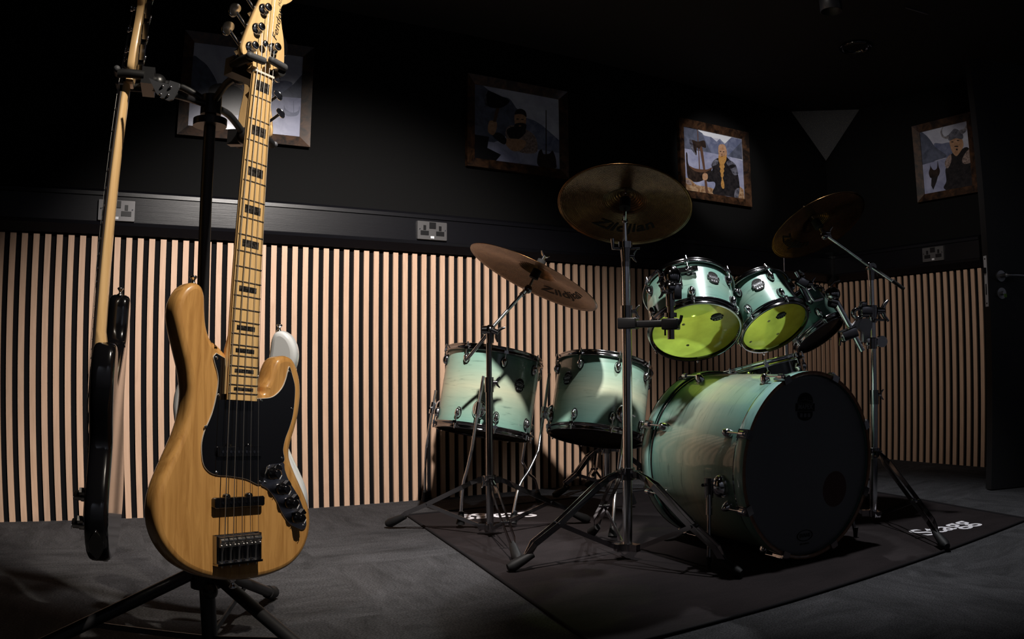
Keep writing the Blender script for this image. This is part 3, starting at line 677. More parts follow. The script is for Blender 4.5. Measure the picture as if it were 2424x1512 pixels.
        q = MB(); q.prism(ear, [(-0.0022, 0.0014), (-0.0012, 0), (0.0012, 0), (0.0022, 0.0014)], G @ Matrix.Rotation(math.radians(12), 4, 'X')); q.build('tuner_key', M['chrome'], t)
    # strings: bridge to nut to post
    for i in range(nstr):
        u = -1 + 2 * i / (nstr - 1); r_ = (0.00105, 0.0009, 0.00075, 0.0006, 0.0005)[i + (0 if nstr == 5 else 1)]
        k_ = posts[order[i]]; zt = 0.0190
        pts = [Vector((u * sw_b, -0.028, 0.0105)), Vector((u * sw_b, -0.004, 0.0185)), Vector((u * sw_b, 0.0, zt)), Vector((u * sw_n, 0.8665, 0.0188)), Vector((k_[0] + (0.005 if k_[2] < 0 else -0.005), k_[1], 0.0140))]
        MB().tube(pts, r_, 6).build('string', M['string'], b)
    # string trees, strap buttons
    for px_, py_ in (((-0.0035, 0.932), (0.0145, 0.904)) if nstr == 5 else ((0.004, 0.93),)):
        MB().lathe([(0.0001, 0.0135), (0.004, 0.0132), (0.0075, 0.011), (0.0078, 0.0095), (0.003, 0.008), (0.003, hz)], Matrix.Translation((px_, py_, 0.005)), 16).build('string_retainer', M['chrome'], b)
    for c, d in (((-0.0935, 0.4435, -0.022), Vector((-0.05, 1, 0))), ((0.01, -0.0800, -0.022), Vector((0, -1, 0)))):
        x, y, z = frame_from(d); q = MB()
        q.lathe([(0.0001, 0.016), (0.0055, 0.016), (0.0070, 0.014), (0.0060, 0.012), (0.0030, 0.008), (0.0030, 0.004), (0.0065, 0.001), (0.0065, -0.002)], mtx(Vector(c), x, y, z), 16); q.build('strap_button', M['chrome'], b)
    # pickguard, control plate, knobs
    if guard:
        gp = [GUARD[i] for i in range(len(GUARD))]
        outline = cr(gp[:32], 4); 
        e = MB(); outl = [(p.x, p.y) for p in spline([Vector((x, y, 0)) for x, y in gp[:-3]], 4, False)] + gp[-3:]
        e.prism(outl, [(0.0000, 0), (0.0018, 0), (0.0022, 0.0004)]); g = e.build('pickguard_edge', M['ivory_edge'], b)
        g = MB().prism(outl, [(0.0019, 0.0008), (0.0026, 0.0011)]); go = g.build('pickguard', M['black_gloss'], b)
        for x, y in ((-0.053, 0.317), (-0.0455, 0.252), (-0.071, 0.196), (-0.045, 0.117), (0.054, 0.098), (0.106, 0.141), (0.128, 0.235), (0.119, 0.305), (0.052, 0.247)):
            MB().ball((x, y, 0.0028), 0.0032, (1, 1, 0.45), 10).build('screw', M['chrome'], go)
    pl = MB().prism([(p.x, p.y) for p in spline([Vector((x, y, 0)) for x, y in PLATE], 3, True)], [(0.0, 0), (0.0020, 0), (0.0024, 0.0004)])
    po = pl.build('control_plate', M['control'], b)
    for x, y in ((0.102, 0.127), (0.066, 0.097), (0.163, 0.010)): MB().ball((x, y, 0.0026), 0.0034, (1, 1, 0.5), 10).build('screw', M['chrome'], po)
    for x, y in (knobs or ((0.0792, 0.113), (0.1021, 0.0837), (0.1233, 0.0566), (0.1412, 0.0277))):
        q = MB(); n8 = []
        for i in range(16): 
            a = 2 * PI * i / 16; n8.append((x + 0.0118 * (1 if i % 2 == 0 else 0.93) * math.cos(a), y + 0.0118 * (1 if i % 2 == 0 else 0.93) * math.sin(a)))
        q.prism(n8, [(0.0024, 0), (0.012, 0.0004), (0.0125, 0.002), (0.024, 0.0028), (0.0255, 0.005)])
        ca, sa = math.cos(math.radians(38)), math.sin(math.radians(38))
        q.box((x + 0.010 * ca, y + 0.010 * sa, 0.009), (0.020, 0.010, 0.010), Matrix.Rotation(math.radians(38), 3, 'Z'))
        ko = q.build('knob', knob_m or M['black_gloss'], b)
        MB().box((x + 0.0045, y - 0.006, 0.0258), (0.0012, 0.009, 0.0006), Matrix.Rotation(math.radians(-35), 3, 'Z')).build('pointer_line', M['sticker'], ko)
    # pickups
    for (cx, cy, w_, zt) in ((0.0035, 0.1535, 0.102, 0.0075), (0.0025, 0.0640, 0.112, 0.0115)):
        q = MB(); hw, hh, r_ = w_ / 2, 0.0092, 0.003
        out = [(cx - hw + r_, cy - hh), (cx + hw - r_, cy - hh), (cx + hw, cy - hh + r_), (cx + hw, cy + hh - r_), (cx + hw - r_, cy + hh), (cx - hw + r_, cy + hh), (cx - hw, cy + hh - r_), (cx - hw, cy - hh + r_)]
        q.prism(out, [(0.0, 0), (zt - 0.001, 0), (zt, 0.001)])
        for sx in (-0.24, 0.21): q.lathe([(0.0001, zt - 0.002), (0.0055, zt - 0.002), (0.0055, 0)], Matrix.Translation((cx + sx * w_, cy + hh + 0.001, 0)), 12)
        pu = q.build('pickup', M['black_gloss'], b)
        for i in range(nstr * 2):
            u = -1 + 2 * (i // 2) / (nstr - 1); MB().cyl((cx + u * sw_b * 0.93 + (0.0042 if i % 2 else -0.0042), cy, zt), (cx + u * sw_b * 0.93 + (0.0042 if i % 2 else -0.0042), cy, zt + 0.0008), 0.0026, n=10).build('pole_piece', M['dark_chrome'], pu)
    # bridge
    hwb = 0.0505 if nstr == 5 else 0.041; cxb = 0.0105 if nstr == 5 else 0.0
    cxb = 0.0
    q = MB(); q.box((cxb, -0.018, 0.002), (2 * hwb, 0.052, 0.004)); q.box((cxb, -0.0435, 0.008), (2 * hwb, 0.004, 0.016))
    for sx in (-1, 1): q.box((cxb + sx * (hwb - 0.001), -0.018, 0.007), (0.002, 0.050, 0.010))
    bo = q.build('bridge_plate', M['dark_chrome'], b)
    for i in range(nstr):
        u = -1 + 2 * i / (nstr - 1); q = MB(); yy = -0.006 - 0.0035 * (nstr - 1 - i) * 0.6 + 0.003
        q.box((u * sw_b, -0.004, 0.0115), (0.0168 if nstr == 5 else 0.0130, 0.018, 0.011)); q.cyl((u * sw_b - 0.0078, -0.002, 0.0145), (u * sw_b + 0.0078, -0.002, 0.0145), 0.0048); q.ball((u * sw_b - 0.0055, -0.010, 0.017), 0.0022); q.ball((u * sw_b + 0.0055, -0.010, 0.017), 0.0022); q.cyl((u * sw_b, -0.046, 0.009), (u * sw_b, -0.040, 0.009), 0.0035)
        sd = q.build('saddle', M['bridge'], bo)
        MB().tube([(u * sw_b, -0.010, 0.011), (u * sw_b, -0.050, 0.011)], 0.0018, 8).build('saddle_screw', M['bridge'], sd)
    if logo:
        q = MB(); Xt = mtx(Vector((0.0297, 0.9906, hz + 0.0001)), Vector((0.115, 0.993, 0)).normalized(), Vector((-0.993, 0.115, 0)).normalized(), Vector((0, 0, 1)))
        q.text('Fender', Xt, 0.0185, 0.0002, 0.0001, shear=0.35, condense=1.38)
        Xt2 = mtx(Vector((0.0325, 1.056, hz + 0.0001)), Vector((0.20, 0.98, 0)).normalized(), Vector((-0.98, 0.20, 0)).normalized(), Vector((0, 0, 1)))
        q.text('JAZZ BASS', Xt2, 0.0095, 0.0001, 0.0, shear=0.2); q.build('headstock_lettering', M['ink'], b)
    return b
BX, BY, BZ = Vector((0.87946, 0.46075, -0.0769)), Vector((0.0490, 0.0723, 0.9962)), Vector((0.4640, -0.8790, 0.0410))
BZ = BX.cross(BY).normalized(); BX = BY.cross(BZ).normalized()
BT = Vector((0.576, -1.892, 0.305))
make_bass('bass_guitar', 'natural wood five-string bass guitar with black pickguard hanging on the front of the stand', mtx(BT, BX, BY, BZ), M['ash'], HEAD5, 5, True, True, 'maple_fb', True)
def hang(center, front, lean, yc=0.13):          # frame of a bass whose body middle is at center, front direction given, neck leaning by lean vector
    y = (Vector((0, 0, 1)) + Vector(lean)).normalized(); z = (Vector(front) - y * Vector(front).dot(y)).normalized(); x = y.cross(z)
    return mtx(Vector(center) - y * yc + z * 0.022, x, y, z)
c2 = P(254, 1060, 1.48)
X2 = hang(c2, (-0.992, 0.125, 0), (0.050, 0.006, 0))
black_bass = make_bass('bass_guitar', 'black bass guitar seen edge-on at the left of the stand', X2, M['black_gloss'], HEAD4, 4, True, True, 'rosewood', False, 1.0, ((0.125, 0.052), (0.148, 0.004)), M['bridge'])
q = MB(); jp = cr([(0.0, 0.034), (0.011, 0.016), (0.0145, 0.0), (0.011, -0.016), (0.0, -0.034), (-0.011, -0.016), (-0.0145, 0), (-0.011, 0.016)], 3)
jn = Vector((0.86, -0.51, 0)); jx = Vector((0, 0, 1)); jy = jn.cross(jx)
q.prism(jp, [(-0.004, 0), (0.0015, 0), (0.0022, 0.001)], mtx(Vector((0.1745, -0.030, -0.022)), jx, jy, jn))
jk = q.build('jack_plate', M['black_gloss'], black_bass)
p3 = P(661, 772, 1.78); f3 = Vector((0.5, 0.866, 0)); y3 = (Vector((0, 0, 1)) + Vector((0.014, -0.05, 0))).normalized()
z3 = (f3 - y3 * f3.dot(y3)).normalized(); x3 = y3.cross(z3)
T3 = p3 - (x3 * -0.0935 + y3 * 0.455 + z3 * -0.022)
make_bass('bass_guitar', 'white bass guitar seen from the back, mostly hidden behind the natural wood bass', mtx(T3, x3, y3, z3), M['white_lacquer'], HEAD4, 4, False, True, 'maple_fb', False, 0.6)

# ------------------------------------------------------------------ the triple stand
QP = Vector((0.553, -1.655, 0))
st = thing('guitar_stand', 'black tripod stand holding the three bass guitars', 'guitar stand', Matrix.Translation(QP))
def wbuild(mb, name, m, parent, **kw): return mb.build(name, m, parent, world=True, **kw)
top = P(506, 236, 1.62); bot = P(487, 1390, 1.60)
top = Vector((QP.x, QP.y, top.z))
wbuild(MB().cyl(QP + Vector((0, 0, 0.03)), top, 0.0125, n=20), 'upper_pole', M['black_satin'], st)
wbuild(MB().cyl(QP + Vector((0, 0, 0.03)), QP + Vector((0, 0, 0.62)), 0.0165, n=20), 'lower_pole', M['black_satin'], st)
hub = QP + Vector((0, 0, 0.185))
wbuild(MB().cyl(hub - Vector((0, 0, 0.03)), hub + Vector((0, 0, 0.03)), 0.034, n=20).ball(hub + Vector((0, -0.04, -0.03)), 0.017), 'leg_collar', M['black_plastic'], st)
for a in (60, 180, 300):
    d = Vector((math.cos(math.radians(a)), math.sin(math.radians(a)), 0)); foot = QP + d * 0.43; foot.z = 0.02
    a0 = hub + d * 0.03
    lg = wbuild(MB().tube([a0, foot], 0.0135, 12), 'leg', M['black_satin'], st)
    ft = foot + (foot - a0).normalized() * 0.02; ft.z = 0.018
    wbuild(MB().tube([foot - (foot - a0).normalized() * 0.03, foot, ft], 0.017, 12), 'rubber_foot', M['rubber'], lg)
    wbuild(MB().bar([a0 + (foot - a0) * 0.55, QP + d * 0.015 + Vector((0, 0, 0.045))], (0, 0, 1), 0.012, 0.004), 'leg_brace', M['black_satin'], st)
# lower body rests
for a in (-62, 180, 60):
    d = Vector((math.cos(math.radians(a)), math.sin(math.radians(a)), 0)); s_ = Vector((-d.y, d.x, 0)); c = QP + Vector((0, 0, 0.285))
    r_ = MB().tube([c, c + d * 0.075], 0.009); r_.tube([c + d * 0.075 - s_ * 0.11, c + d * 0.075 + s_ * 0.11], 0.007)
    ro = wbuild(r_, 'body_rest', M['black_satin'], st)
    for t in (-1, 1): wbuild(MB().cyl(c + d * 0.075 + s_ * 0.11 * t, c + d * 0.075 + s_ * 0.15 * t, 0.019, n=18), 'foam_pad', M['foam'], ro)
# yokes
hubt = top + Vector((0, 0, -0.02))
wbuild(MB().cyl(hubt - Vector((0, 0, 0.02)), hubt + Vector((0, 0, 0.022)), 0.022, n=18).cyl(hubt + Vector((0, 0, -0.045)), hubt + Vector((0, 0, -0.03)), 0.036, n=24), 'yoke_hub', M['black_plastic'], st)
def yoke(Xb, ny=0.888, wide=0.033):
    o = lambda x, y, z: Xb @ Vector((x, y, z))
    back = o(0, ny, -0.055)
    mb = MB(); pts = spline([hubt, hubt.lerp(back, 0.5) + Vector((0, 0, 0.015)), back], 5)
    mb.tube(pts, 0.008)
    arm = wbuild(mb, 'yoke_arm', M['black_satin'], st)
    R3 = Xb.to_3x3()
    q = MB(); q.box(o(0, ny, -0.042), (0.088, 0.036, 0.026), R3); q.ball(o(0, ny, -0.060), 0.020)
    wbuild(q, 'yoke_block', M['black_plastic'], arm)
    for s_ in (-1, 1):
        h = MB(); h.tube(spline([o(s_ * 0.040, ny, -0.034), o(s_ * 0.041, ny, 0.0), o(s_ * 0.040, ny - 0.002, 0.020)], 4), 0.0095, 12)
        g = MB(); p0, p1 = (o(-0.046, ny - 0.001, 0.0235), o(-0.013, ny, 0.0245)) if s_ < 0 else (o(0.042, ny + 0.007, 0.0235), o(0.008, ny + 0.009, 0.0245))
        g.tube([p0, p1], 0.0075, 12); g.ball(p0, 0.0075); g.ball(p1, 0.0075)
        wbuild(h, 'yoke_finger', M['rubber'], arm); wbuild(g, 'locking_pad', M['grey_rubber'], arm)
    for sx in (-1, 1):
        for sy in (-1, 1): pass
    return arm
Xb1 = mtx(BT, BX, BY, BZ)
yoke(Xb1); a2 = yoke(X2, 0.884); yoke(mtx(T3, x3, y3, z3), 0.884)
# hinged bracket on the arm to the black bass
for quad_, scr in ((((352, 184), (372, 193), (400, 199), (390, 231), (380, 232), (370, 221)), ((385, 204), (380, 223))), (((402, 190), (424, 197), (423, 206), (408, 235), (398, 238), (388, 234)), ((404, 206), (398, 225)))):
    f_ = [P(x, y, 1.47) for x, y in quad_]; bk = [q_ + FWD * 0.006 for q_ in f_]
    mb = MB(); mb.ring_stack([f_, bk], True, True, False); pl_ = wbuild(mb, 'hinge_plate', M['grey_rubber'], a2)
    for x, y in scr: c_ = P(x, y, 1.469); wbuild(MB().ball(c_, 0.0030, (1, 1, 1), 10), 'screw', M['chrome'], pl_)
wbuild(MB().tube(spline([P(405, 222, 1.478), P(428, 228, 1.50), P(455, 236, 1.55), hubt], 4), 0.0075), 'yoke_link', M['black_satin'], a2)
# ------------------------------------------------------------------ drums (local frame: origin in the bottom rim, z towards the struck head, x towards the viewer)
def dframe(c, az, el, hint=None):
    a, e = math.radians(az), math.radians(el)
    z = Vector((math.cos(e) * math.cos(a), math.cos(e) * math.sin(a), math.sin(e)))
    h = (CAM - Vector(c)) if hint is None else Vector(hint)
    x, y, z = frame_from(z, h); return mtx(Vector(c), x, y, z)
def on_plane(X, px, py, z=0.0):
    n = X.to_3x3() @ Vector((0, 0, 1)); o = X @ Vector((0, 0, z)); v = ray(px, py)
    return X.inverted() @ (CAM + v * (n.dot(o - CAM) / n.dot(v)))
def badge_outline(w, h):
    q = []
    for i in range(9): a = PI - PI * i / 8; q.append((w * 0.40 * math.cos(a), h * 0.22 + h * 0.28 * math.sin(a)))
    q += [(w * 0.40, h * 0.14), (w * 0.5, h * 0.12), (w * 0.5, -h * 0.14), (w * 0.40, -h * 0.16)]
    for i in range(9): a = -PI * i / 8; q.append((w * 0.40 * math.cos(a), -h * 0.26 + h * 0.22 * math.sin(a)))
    q += [(-w * 0.40, -h * 0.16), (-w * 0.5, -h * 0.14), (-w * 0.5, h * 0.12), (-w * 0.40, h * 0.14)]
    return q
def badge(parent, Xl, w, h, ink, body, name='badge', rim=None, flatb=False):
    q = MB(); d = 0.0004 if flatb else 0.0022
    if rim: MB().prism(badge_outline(w * 1.06, h * 1.05), [(-0.001, 0), (d, 0)], Xl).build(name + '_border', rim, parent)
    q.prism(badge_outline(w, h), [(0, 0), (d + 0.0003, 0)], Xl); o = q.build(name, body, parent)
    t = MB(); Z = Xl @ Matrix.Translation((0, 0, d + 0.0006))
    t.text('MAPEX', Z, h * 0.235, 0.0001, h * 0.004, condense=w / h * 1.02)
    for i, x in enumerate((-0.20, 0.0, 0.20)): t.box(Z @ Vector((x * w, -h * 0.29, 0)), (w * 0.13, h * 0.13, 0.0002), Z.to_3x3())
    t.tube([Z @ Vector((x * w * 0.8, y * h, 0)) for x, y in ((-.42, .20), (-.25, .22), (-.2, .27), (-.12, .23), (-.05, .30), (.03, .24), (.1, .27), (.18, .22), (.42, .20))], h * 0.008, 4)
    for y in (0.13, -0.15): t.box(Z @ Vector((0, y * h, 0)), (w * 0.98, h * 0.012, 0.0002), Z.to_3x3())
    t.build(name + '_lettering', ink, o); return o
def drum(name, label, cat, X, Rs, L, nl, a0, shellm, reso, batter, a_badge=None, bl=0.42, group=None, lug=1.0, inner=None, hoop=None):
    d = thing(name, label, cat, X, group); hm = hoop or M['dark_chrome']
    s = MB(); s.lathe([(Rs, 0.016), (Rs, L * 0.25), (Rs, L * 0.5), (Rs, L * 0.75), (Rs, L - 0.016)], n=72); s.cur = 1
    s.lathe([(Rs, 0.016), (Rs - 0.007, 0.016), (Rs - 0.007, L - 0.016), (Rs, L - 0.016)], n=72)
    s.build('shell', [shellm, inner or M['shell_inside']], d)
    for end, nm in ((0, 'bottom_hoop'), (1, 'top_hoop')):
        pr = [(Rs - 0.0005, 0.0), (Rs + 0.005, -0.0005), (Rs + 0.008, 0.002), (Rs + 0.0065, 0.005), (Rs + 0.0055, 0.009), (Rs + 0.0065, 0.0165), (Rs + 0.012, 0.0185), (Rs + 0.014, 0.0215), (Rs + 0.0125, 0.0245), (Rs + 0.006, 0.0250), (Rs + 0.0025, 0.022), (Rs + 0.0015, 0.004), (Rs - 0.0005, 0.0)]
        if end: pr = [(r, L - z) for r, z in pr]
        MB().lathe(pr, n=96).build(nm, hm, d)
    for nm, z, mm_ in (('bottom_head', 0.010, reso), ('top_head', L - 0.010, batter)):
        sg = 1 if z < L / 2 else -1
        MB().lathe([(0.0001, z), (Rs * 0.5, z), (Rs - 0.006, z), (Rs - 0.001, z + sg * 0.003), (Rs + 0.002, z + sg * 0.012)], n=72).build(nm, mm_, d)
    for i in range(nl):
        a = math.radians(a0 + 360.0 * i / nl); cr_, sr_ = math.cos(a), math.sin(a); rad = Vector((cr_, sr_, 0)); tan = Vector((-sr_, cr_, 0))
        for end in (0, 1):
            sg = 1 if end == 0 else -1; z0 = 0.0 if end == 0 else L
            zl = z0 + sg * 0.058 * (1 if L > 0.2 else 0.92)
            q = MB(); Xl = mtx(rad * (Rs + 0.001) + Vector((0, 0, zl)), tan, Vector((0, 0, 1)), rad)
            if Xl.to_3x3().determinant() < 0: Xl = mtx(rad * (Rs + 0.001) + Vector((0, 0, zl)), -tan, Vector((0, 0, 1)), rad)
            rings = []
            for k_, (zz, sc_) in enumerate(((0, 1.0), (0.004, 0.98), (0.010, 0.86), (0.015, 0.60), (0.0175, 0.25), (0.018, 0.02))):
                rings.append([Xl @ Vector((0.0115 * lug * sc_ * math.cos(t) * (1.12 if math.sin(t) * sg < 0 else 0.9), (0.0195 * lug * sc_) * math.sin(t), zz * lug)) for t in [2 * PI * j / 18 for j in range(18)]])
            q.ring_stack(rings, False, False); lo = q.build('lug', M['chrome'], d)
            g = MB(); 
            rings = [[Xl @ Vector((0.0135 * lug * s2 * math.cos(t), 0.0225 * lug * s2 * math.sin(t), zz)) for t in [2 * PI * j / 18 for j in range(18)]] for zz, s2 in ((-0.002, 1), (0.0015, 1), (0.0018, 0.9))]
            g.ring_stack(rings, False, False).build('lug_gasket', M['rubber'], lo)
            r_ = MB(); rr = Rs + 0.0125
            p0 = rad * rr + Vector((0, 0, zl)); p1 = rad * rr + Vector((0, 0, z0 - sg * 0.004 + sg * 0.0))
            r_.cyl(p0, p1, 0.0026, n=10); r_.cyl(rad * rr + Vector((0, 0, z0 + sg * 0.016)), rad * rr + Vector((0, 0, z0 + sg * 0.010)), 0.0062, n=14)
            r_.cyl(rad * rr + Vector((0, 0, z0 + sg * 0.010)), rad * rr + Vector((0, 0, z0 - sg * 0.001)), 0.0036, n=8)
            r_.box(rad * (Rs + 0.011) + Vector((0, 0, z0 + sg * 0.0205)), (0.013, 0.016, 0.011), Matrix((rad, tan, Vector((0, 0, 1)))).transposed())
            r_.build('tension_rod', M['chrome'], lo)
    if a_badge is not None:
        a = math.radians(a_badge); rad = Vector((math.cos(a), math.sin(a), 0)); tan = Vector((-math.sin(a), math.cos(a), 0))
        Xb_ = mtx(rad * (Rs + 0.0008) + Vector((0, 0, L * bl)), tan, Vector((0, 0, 1)), rad)
        if Xb_.to_3x3().determinant() < 0: Xb_ = mtx(rad * (Rs + 0.0008) + Vector((0, 0, L * bl)), -tan, Vector((0, 0, 1)), rad)
        badge(d, Xb_, 0.044, 0.052, M['silver_ink'], M['ink'], 'badge', M['dark_chrome'])
    return d
XT1 = dframe((2.208, -1.287, 0.711), 59.2, 53.1); XT2 = dframe((2.538, -1.354, 0.730), 81.2, 49.1); XT3 = dframe((2.850, -1.312, 0.708), 104.5, 52.6)
XF1 = dframe((1.779, -0.525, 0.334), 18, 77); XF2 = dframe((2.164, -0.749, 0.313), 30, 72.7)
g_t = None
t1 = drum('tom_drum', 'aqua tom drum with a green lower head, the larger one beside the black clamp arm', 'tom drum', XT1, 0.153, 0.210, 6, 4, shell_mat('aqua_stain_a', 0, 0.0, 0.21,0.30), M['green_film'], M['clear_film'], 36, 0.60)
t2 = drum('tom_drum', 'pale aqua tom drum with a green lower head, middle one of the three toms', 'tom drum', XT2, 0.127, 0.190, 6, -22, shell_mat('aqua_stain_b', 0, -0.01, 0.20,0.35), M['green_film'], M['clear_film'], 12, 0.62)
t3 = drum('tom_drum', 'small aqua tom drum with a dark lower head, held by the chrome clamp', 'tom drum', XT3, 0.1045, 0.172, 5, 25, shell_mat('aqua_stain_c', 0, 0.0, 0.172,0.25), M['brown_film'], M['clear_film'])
for t_, X_, marks, bp, lw in ((t1, XT1, ((1618, 768), (1628, 817), (1717, 781)), (1697, 750), 0.040), (t2, XT2, ((1820, 760), (1841, 790), (1777, 809)), (1849, 746), 0.036)):
    for px, py in marks:
        c = on_plane(X_, px, py, 0.009); MB().lathe([(0.0001, -0.0015), (0.0035, -0.0012), (0.0058, 0.0)], Matrix.Translation(c), 16).build('damping_dot', mat('gel_dot', (0.55, 0.50, 0.25), 0.4), t_)
    c = on_plane(X_, *bp, 0.0093); e1 = on_plane(X_, bp[0] + 10, bp[1] - (3 if t_ is t1 else 4), 0.0093)
    xx = (e1 - c).normalized(); Xb_ = mtx(c, xx, Vector((0, 0, -1)).cross(xx), Vector((0, 0, -1)))
    badge(t_, Xb_, lw * 1.15, lw, M['silver_ink'], M['ink'], 'head_logo', None, True)
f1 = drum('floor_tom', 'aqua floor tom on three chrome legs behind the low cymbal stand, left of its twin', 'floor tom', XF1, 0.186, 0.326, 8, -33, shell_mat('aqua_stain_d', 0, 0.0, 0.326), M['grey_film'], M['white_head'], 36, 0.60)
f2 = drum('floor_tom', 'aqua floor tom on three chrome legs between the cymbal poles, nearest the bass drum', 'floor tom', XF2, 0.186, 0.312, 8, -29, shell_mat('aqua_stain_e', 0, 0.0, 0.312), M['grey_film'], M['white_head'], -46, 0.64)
def legs(d, X, Rs, specs):
    for ang, foot, ztop in specs:
        a = math.radians(ang); rad = Vector((math.cos(a), math.sin(a), 0)); tan = Vector((-math.sin(a), math.cos(a), 0))
        o = lambda r, z: X @ (rad * (Rs + r) + Vector((0, 0, z)))
        ft = Vector(foot); ft.z = 0.0
        low = o(0.030, -0.075); out = low.lerp(Vector((ft.x, ft.y, 0.09)), 0.75); out.z = max(low.z * 0.55, 0.10)
        ln = MB().tube([o(0.030, ztop), o(0.030, 0.02), low] + [p for p in spline([low, low.lerp(out, 0.5) + (low - o(0.03, 0.02)) * 0.1, out, Vector((ft.x, ft.y, 0.035))], 4)][1:], 0.0058, 10)
        lo = wbuild(ln, 'leg', M['rod'], d)
        dn = (Vector((ft.x, ft.y, 0.0)) - out).normalized()
        wbuild(MB().tube([Vector((ft.x, ft.y, 0)) - dn * 0.055 + Vector((0, 0, 0.012)), Vector((ft.x, ft.y, 0.019))], 0.0, 14, True, [0.010, 0.0165]), 'rubber_foot', M['rubber'], lo)
        q = MB(); c = rad * (Rs) + Vector((0, 0, 0.078)); Xl = Matrix((tan, Vector((0, 0, 1)), rad)).transposed()
        rings = [[c + Xl @ Vector((0.027 * s2 * math.cos(t), 0.037 * s2 * math.sin(t), zz)) for t in [2 * PI * j / 24 for j in range(24)]] for zz, s2 in ((0, 1), (0.006, 0.97), (0.014, 0.8), (0.020, 0.5), (0.022, 0.02))]
        q.ring_stack(rings, False, False); q.cyl(rad * (Rs + 0.030) + Vector((0, 0, 0.055)), rad * (Rs + 0.030) + Vector((0, 0, 0.100)), 0.0125, n=16); q.cyl(rad * (Rs + 0.012) + Vector((0, 0, 0.078)), rad * (Rs + 0.035) + Vector((0, 0, 0.078)), 0.010)
        q.tube([rad * (Rs + 0.03) + Vector((0, 0, 0.078)) + tan * 0.010, rad * (Rs + 0.034) + Vector((0, 0, 0.072)) + tan * 0.038], 0.004)
        q.build('leg_bracket', M['chrome'], d)
legs(f1, XF1, 0.186, ((-8, F(1090, 1252), 0.20), (-100, F(1006, 1193), 0.15), (125, F(1276, 1195), 0.15)))
legs(f2, XF2, 0.186, ((-86, F(1213, 1250), 0.24), (28, F(1450, 1283), 0.16), (150, Vector((2.42, -0.66, 0)), 0.15)))

# ------------------------------------------------------------------ bass drum
XBD = mtx(Vector((2.29, -1.72, 0.290)), Vector((0, 0, 1)), Vector((1, 0, 0)), Vector((0.0, 1, 0)))
az = math.radians(87.1); zz_ = Vector((math.cos(az), math.sin(az), 0)); yy_ = zz_.cross(Vector((0, 0, 1))); XBD = mtx(Vector((2.29, -1.72, 0.293)), Vector((0, 0, 1)), yy_, zz_)
bd = thing('bass_drum', 'large aqua bass drum lying on the black rug with a dark front head', 'bass drum', XBD)
Rb, Lb = 0.279, 0.497
s = MB(); s.lathe([(Rb, 0.03), (Rb, 0.15), (Rb, 0.25), (Rb, 0.35), (Rb, Lb - 0.03)], n=96); s.cur = 1; s.lathe([(Rb, 0.03), (Rb - 0.008, 0.03), (Rb - 0.008, Lb - 0.03), (Rb, Lb - 0.03)], n=96)
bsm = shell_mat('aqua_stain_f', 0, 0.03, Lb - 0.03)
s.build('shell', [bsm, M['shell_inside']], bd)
hoopm = mat('aqua_hoop', (0.25, 0.50, 0.45), 0.3, coat=1.0)
k = N(hoopm); k.l(k.mix(1.0, (0.27, 0.50, 0.45), k.ramp(k.noise(k.coords((3, 3, 26)), 2.2, 6, 0.6, 0.8), [(0.3, (0.55, 0.6, 0.6)), (0.5, (1, 1, 1))]), 'MULTIPLY'), k.b.inputs['Base Color'])
for z0, z1, nm in ((0.0, 0.040, 'front_hoop'), (Lb - 0.040, Lb, 'rear_hoop')):
    q = MB(); q.lathe([(Rb + 0.001, z0), (Rb + 0.001, z1), (Rb + 0.009, z1), (Rb + 0.010, z1 - 0.002), (Rb + 0.010, z0 + 0.002), (Rb + 0.009, z0 + 0.0005)], n=96); q.cur = 1
    ze = z0 if z0 == 0 else z1; q.lathe([(Rb + 0.0105, ze), (Rb - 0.001, ze), (Rb - 0.001, ze + (0.004 if z0 == 0 else -0.004)), (Rb + 0.0100, ze + (0.001 if z0 == 0 else -0.001))], n=96)
    q.build(nm, [hoopm, M['hoop_lip']], bd)
    sg = 1 if z0 == 0 else -1
    MB().lathe([(Rb + 0.001, ze + sg * 0.046), (Rb + 0.004, ze + sg * 0.050), (Rb + 0.004, ze + sg * 0.042), (Rb + 0.001, ze + sg * 0.040)], n=96).build('hoop_flange', M['dark_chrome'], bd)
hb = MB().lathe([(0.0001, 0.012), (Rb * 0.6, 0.012), (Rb - 0.014, 0.012), (Rb - 0.006, 0.009), (Rb, 0.014)], n=96).build('front_head', M['bass_head'], bd)
MB().lathe([(0.0001, Lb - 0.012), (Rb - 0.01, Lb - 0.012), (Rb, Lb - 0.014)], n=72).build('rear_head', M['white_head'], bd)
pc = on_plane(XBD, 1976, 1157, 0.0118)
MB().lathe([(0.0001, 0.0), (0.057, 0.0)], Matrix.Translation(pc), 40).build('port_hole', M['port'], hb)
def bdplane(px, py, px2, py2):
    c = on_plane(XBD, px, py, 0.0115); e_ = on_plane(XBD, px2, py2, 0.0115); xx = (e_ - c).normalized(); return mtx(c, xx, Vector((0, 0, -1)).cross(xx), Vector((0, 0, -1)))
badge(bd, bdplane(1906, 963, 1926, 963), 0.085, 0.088, M['grey_ink'], M['ink'], 'head_logo', None, True)
Xe = bdplane(1905, 1267, 1925, 1264)
q = MB(); ring = []
for r_ in (1.0, 0.86): ring.append([Xe @ Vector((0.036 * r_ * math.cos(2 * PI * i / 32), 0.018 * r_ * math.sin(2 * PI * i / 32), 0.0005)) for i in range(32)])
q.ring_stack(ring, False, False); q.text('EVANS', Xe @ Matrix.Translation((0, 0, 0.0005)), 0.017, 0.0001, 0.0004, condense=0.95); q.text('DRUMHEADS', Xe @ Matrix.Translation((0, -0.026, 0.0005)), 0.007, 0.0001)
q.build('maker_mark', M['ink'], hb)
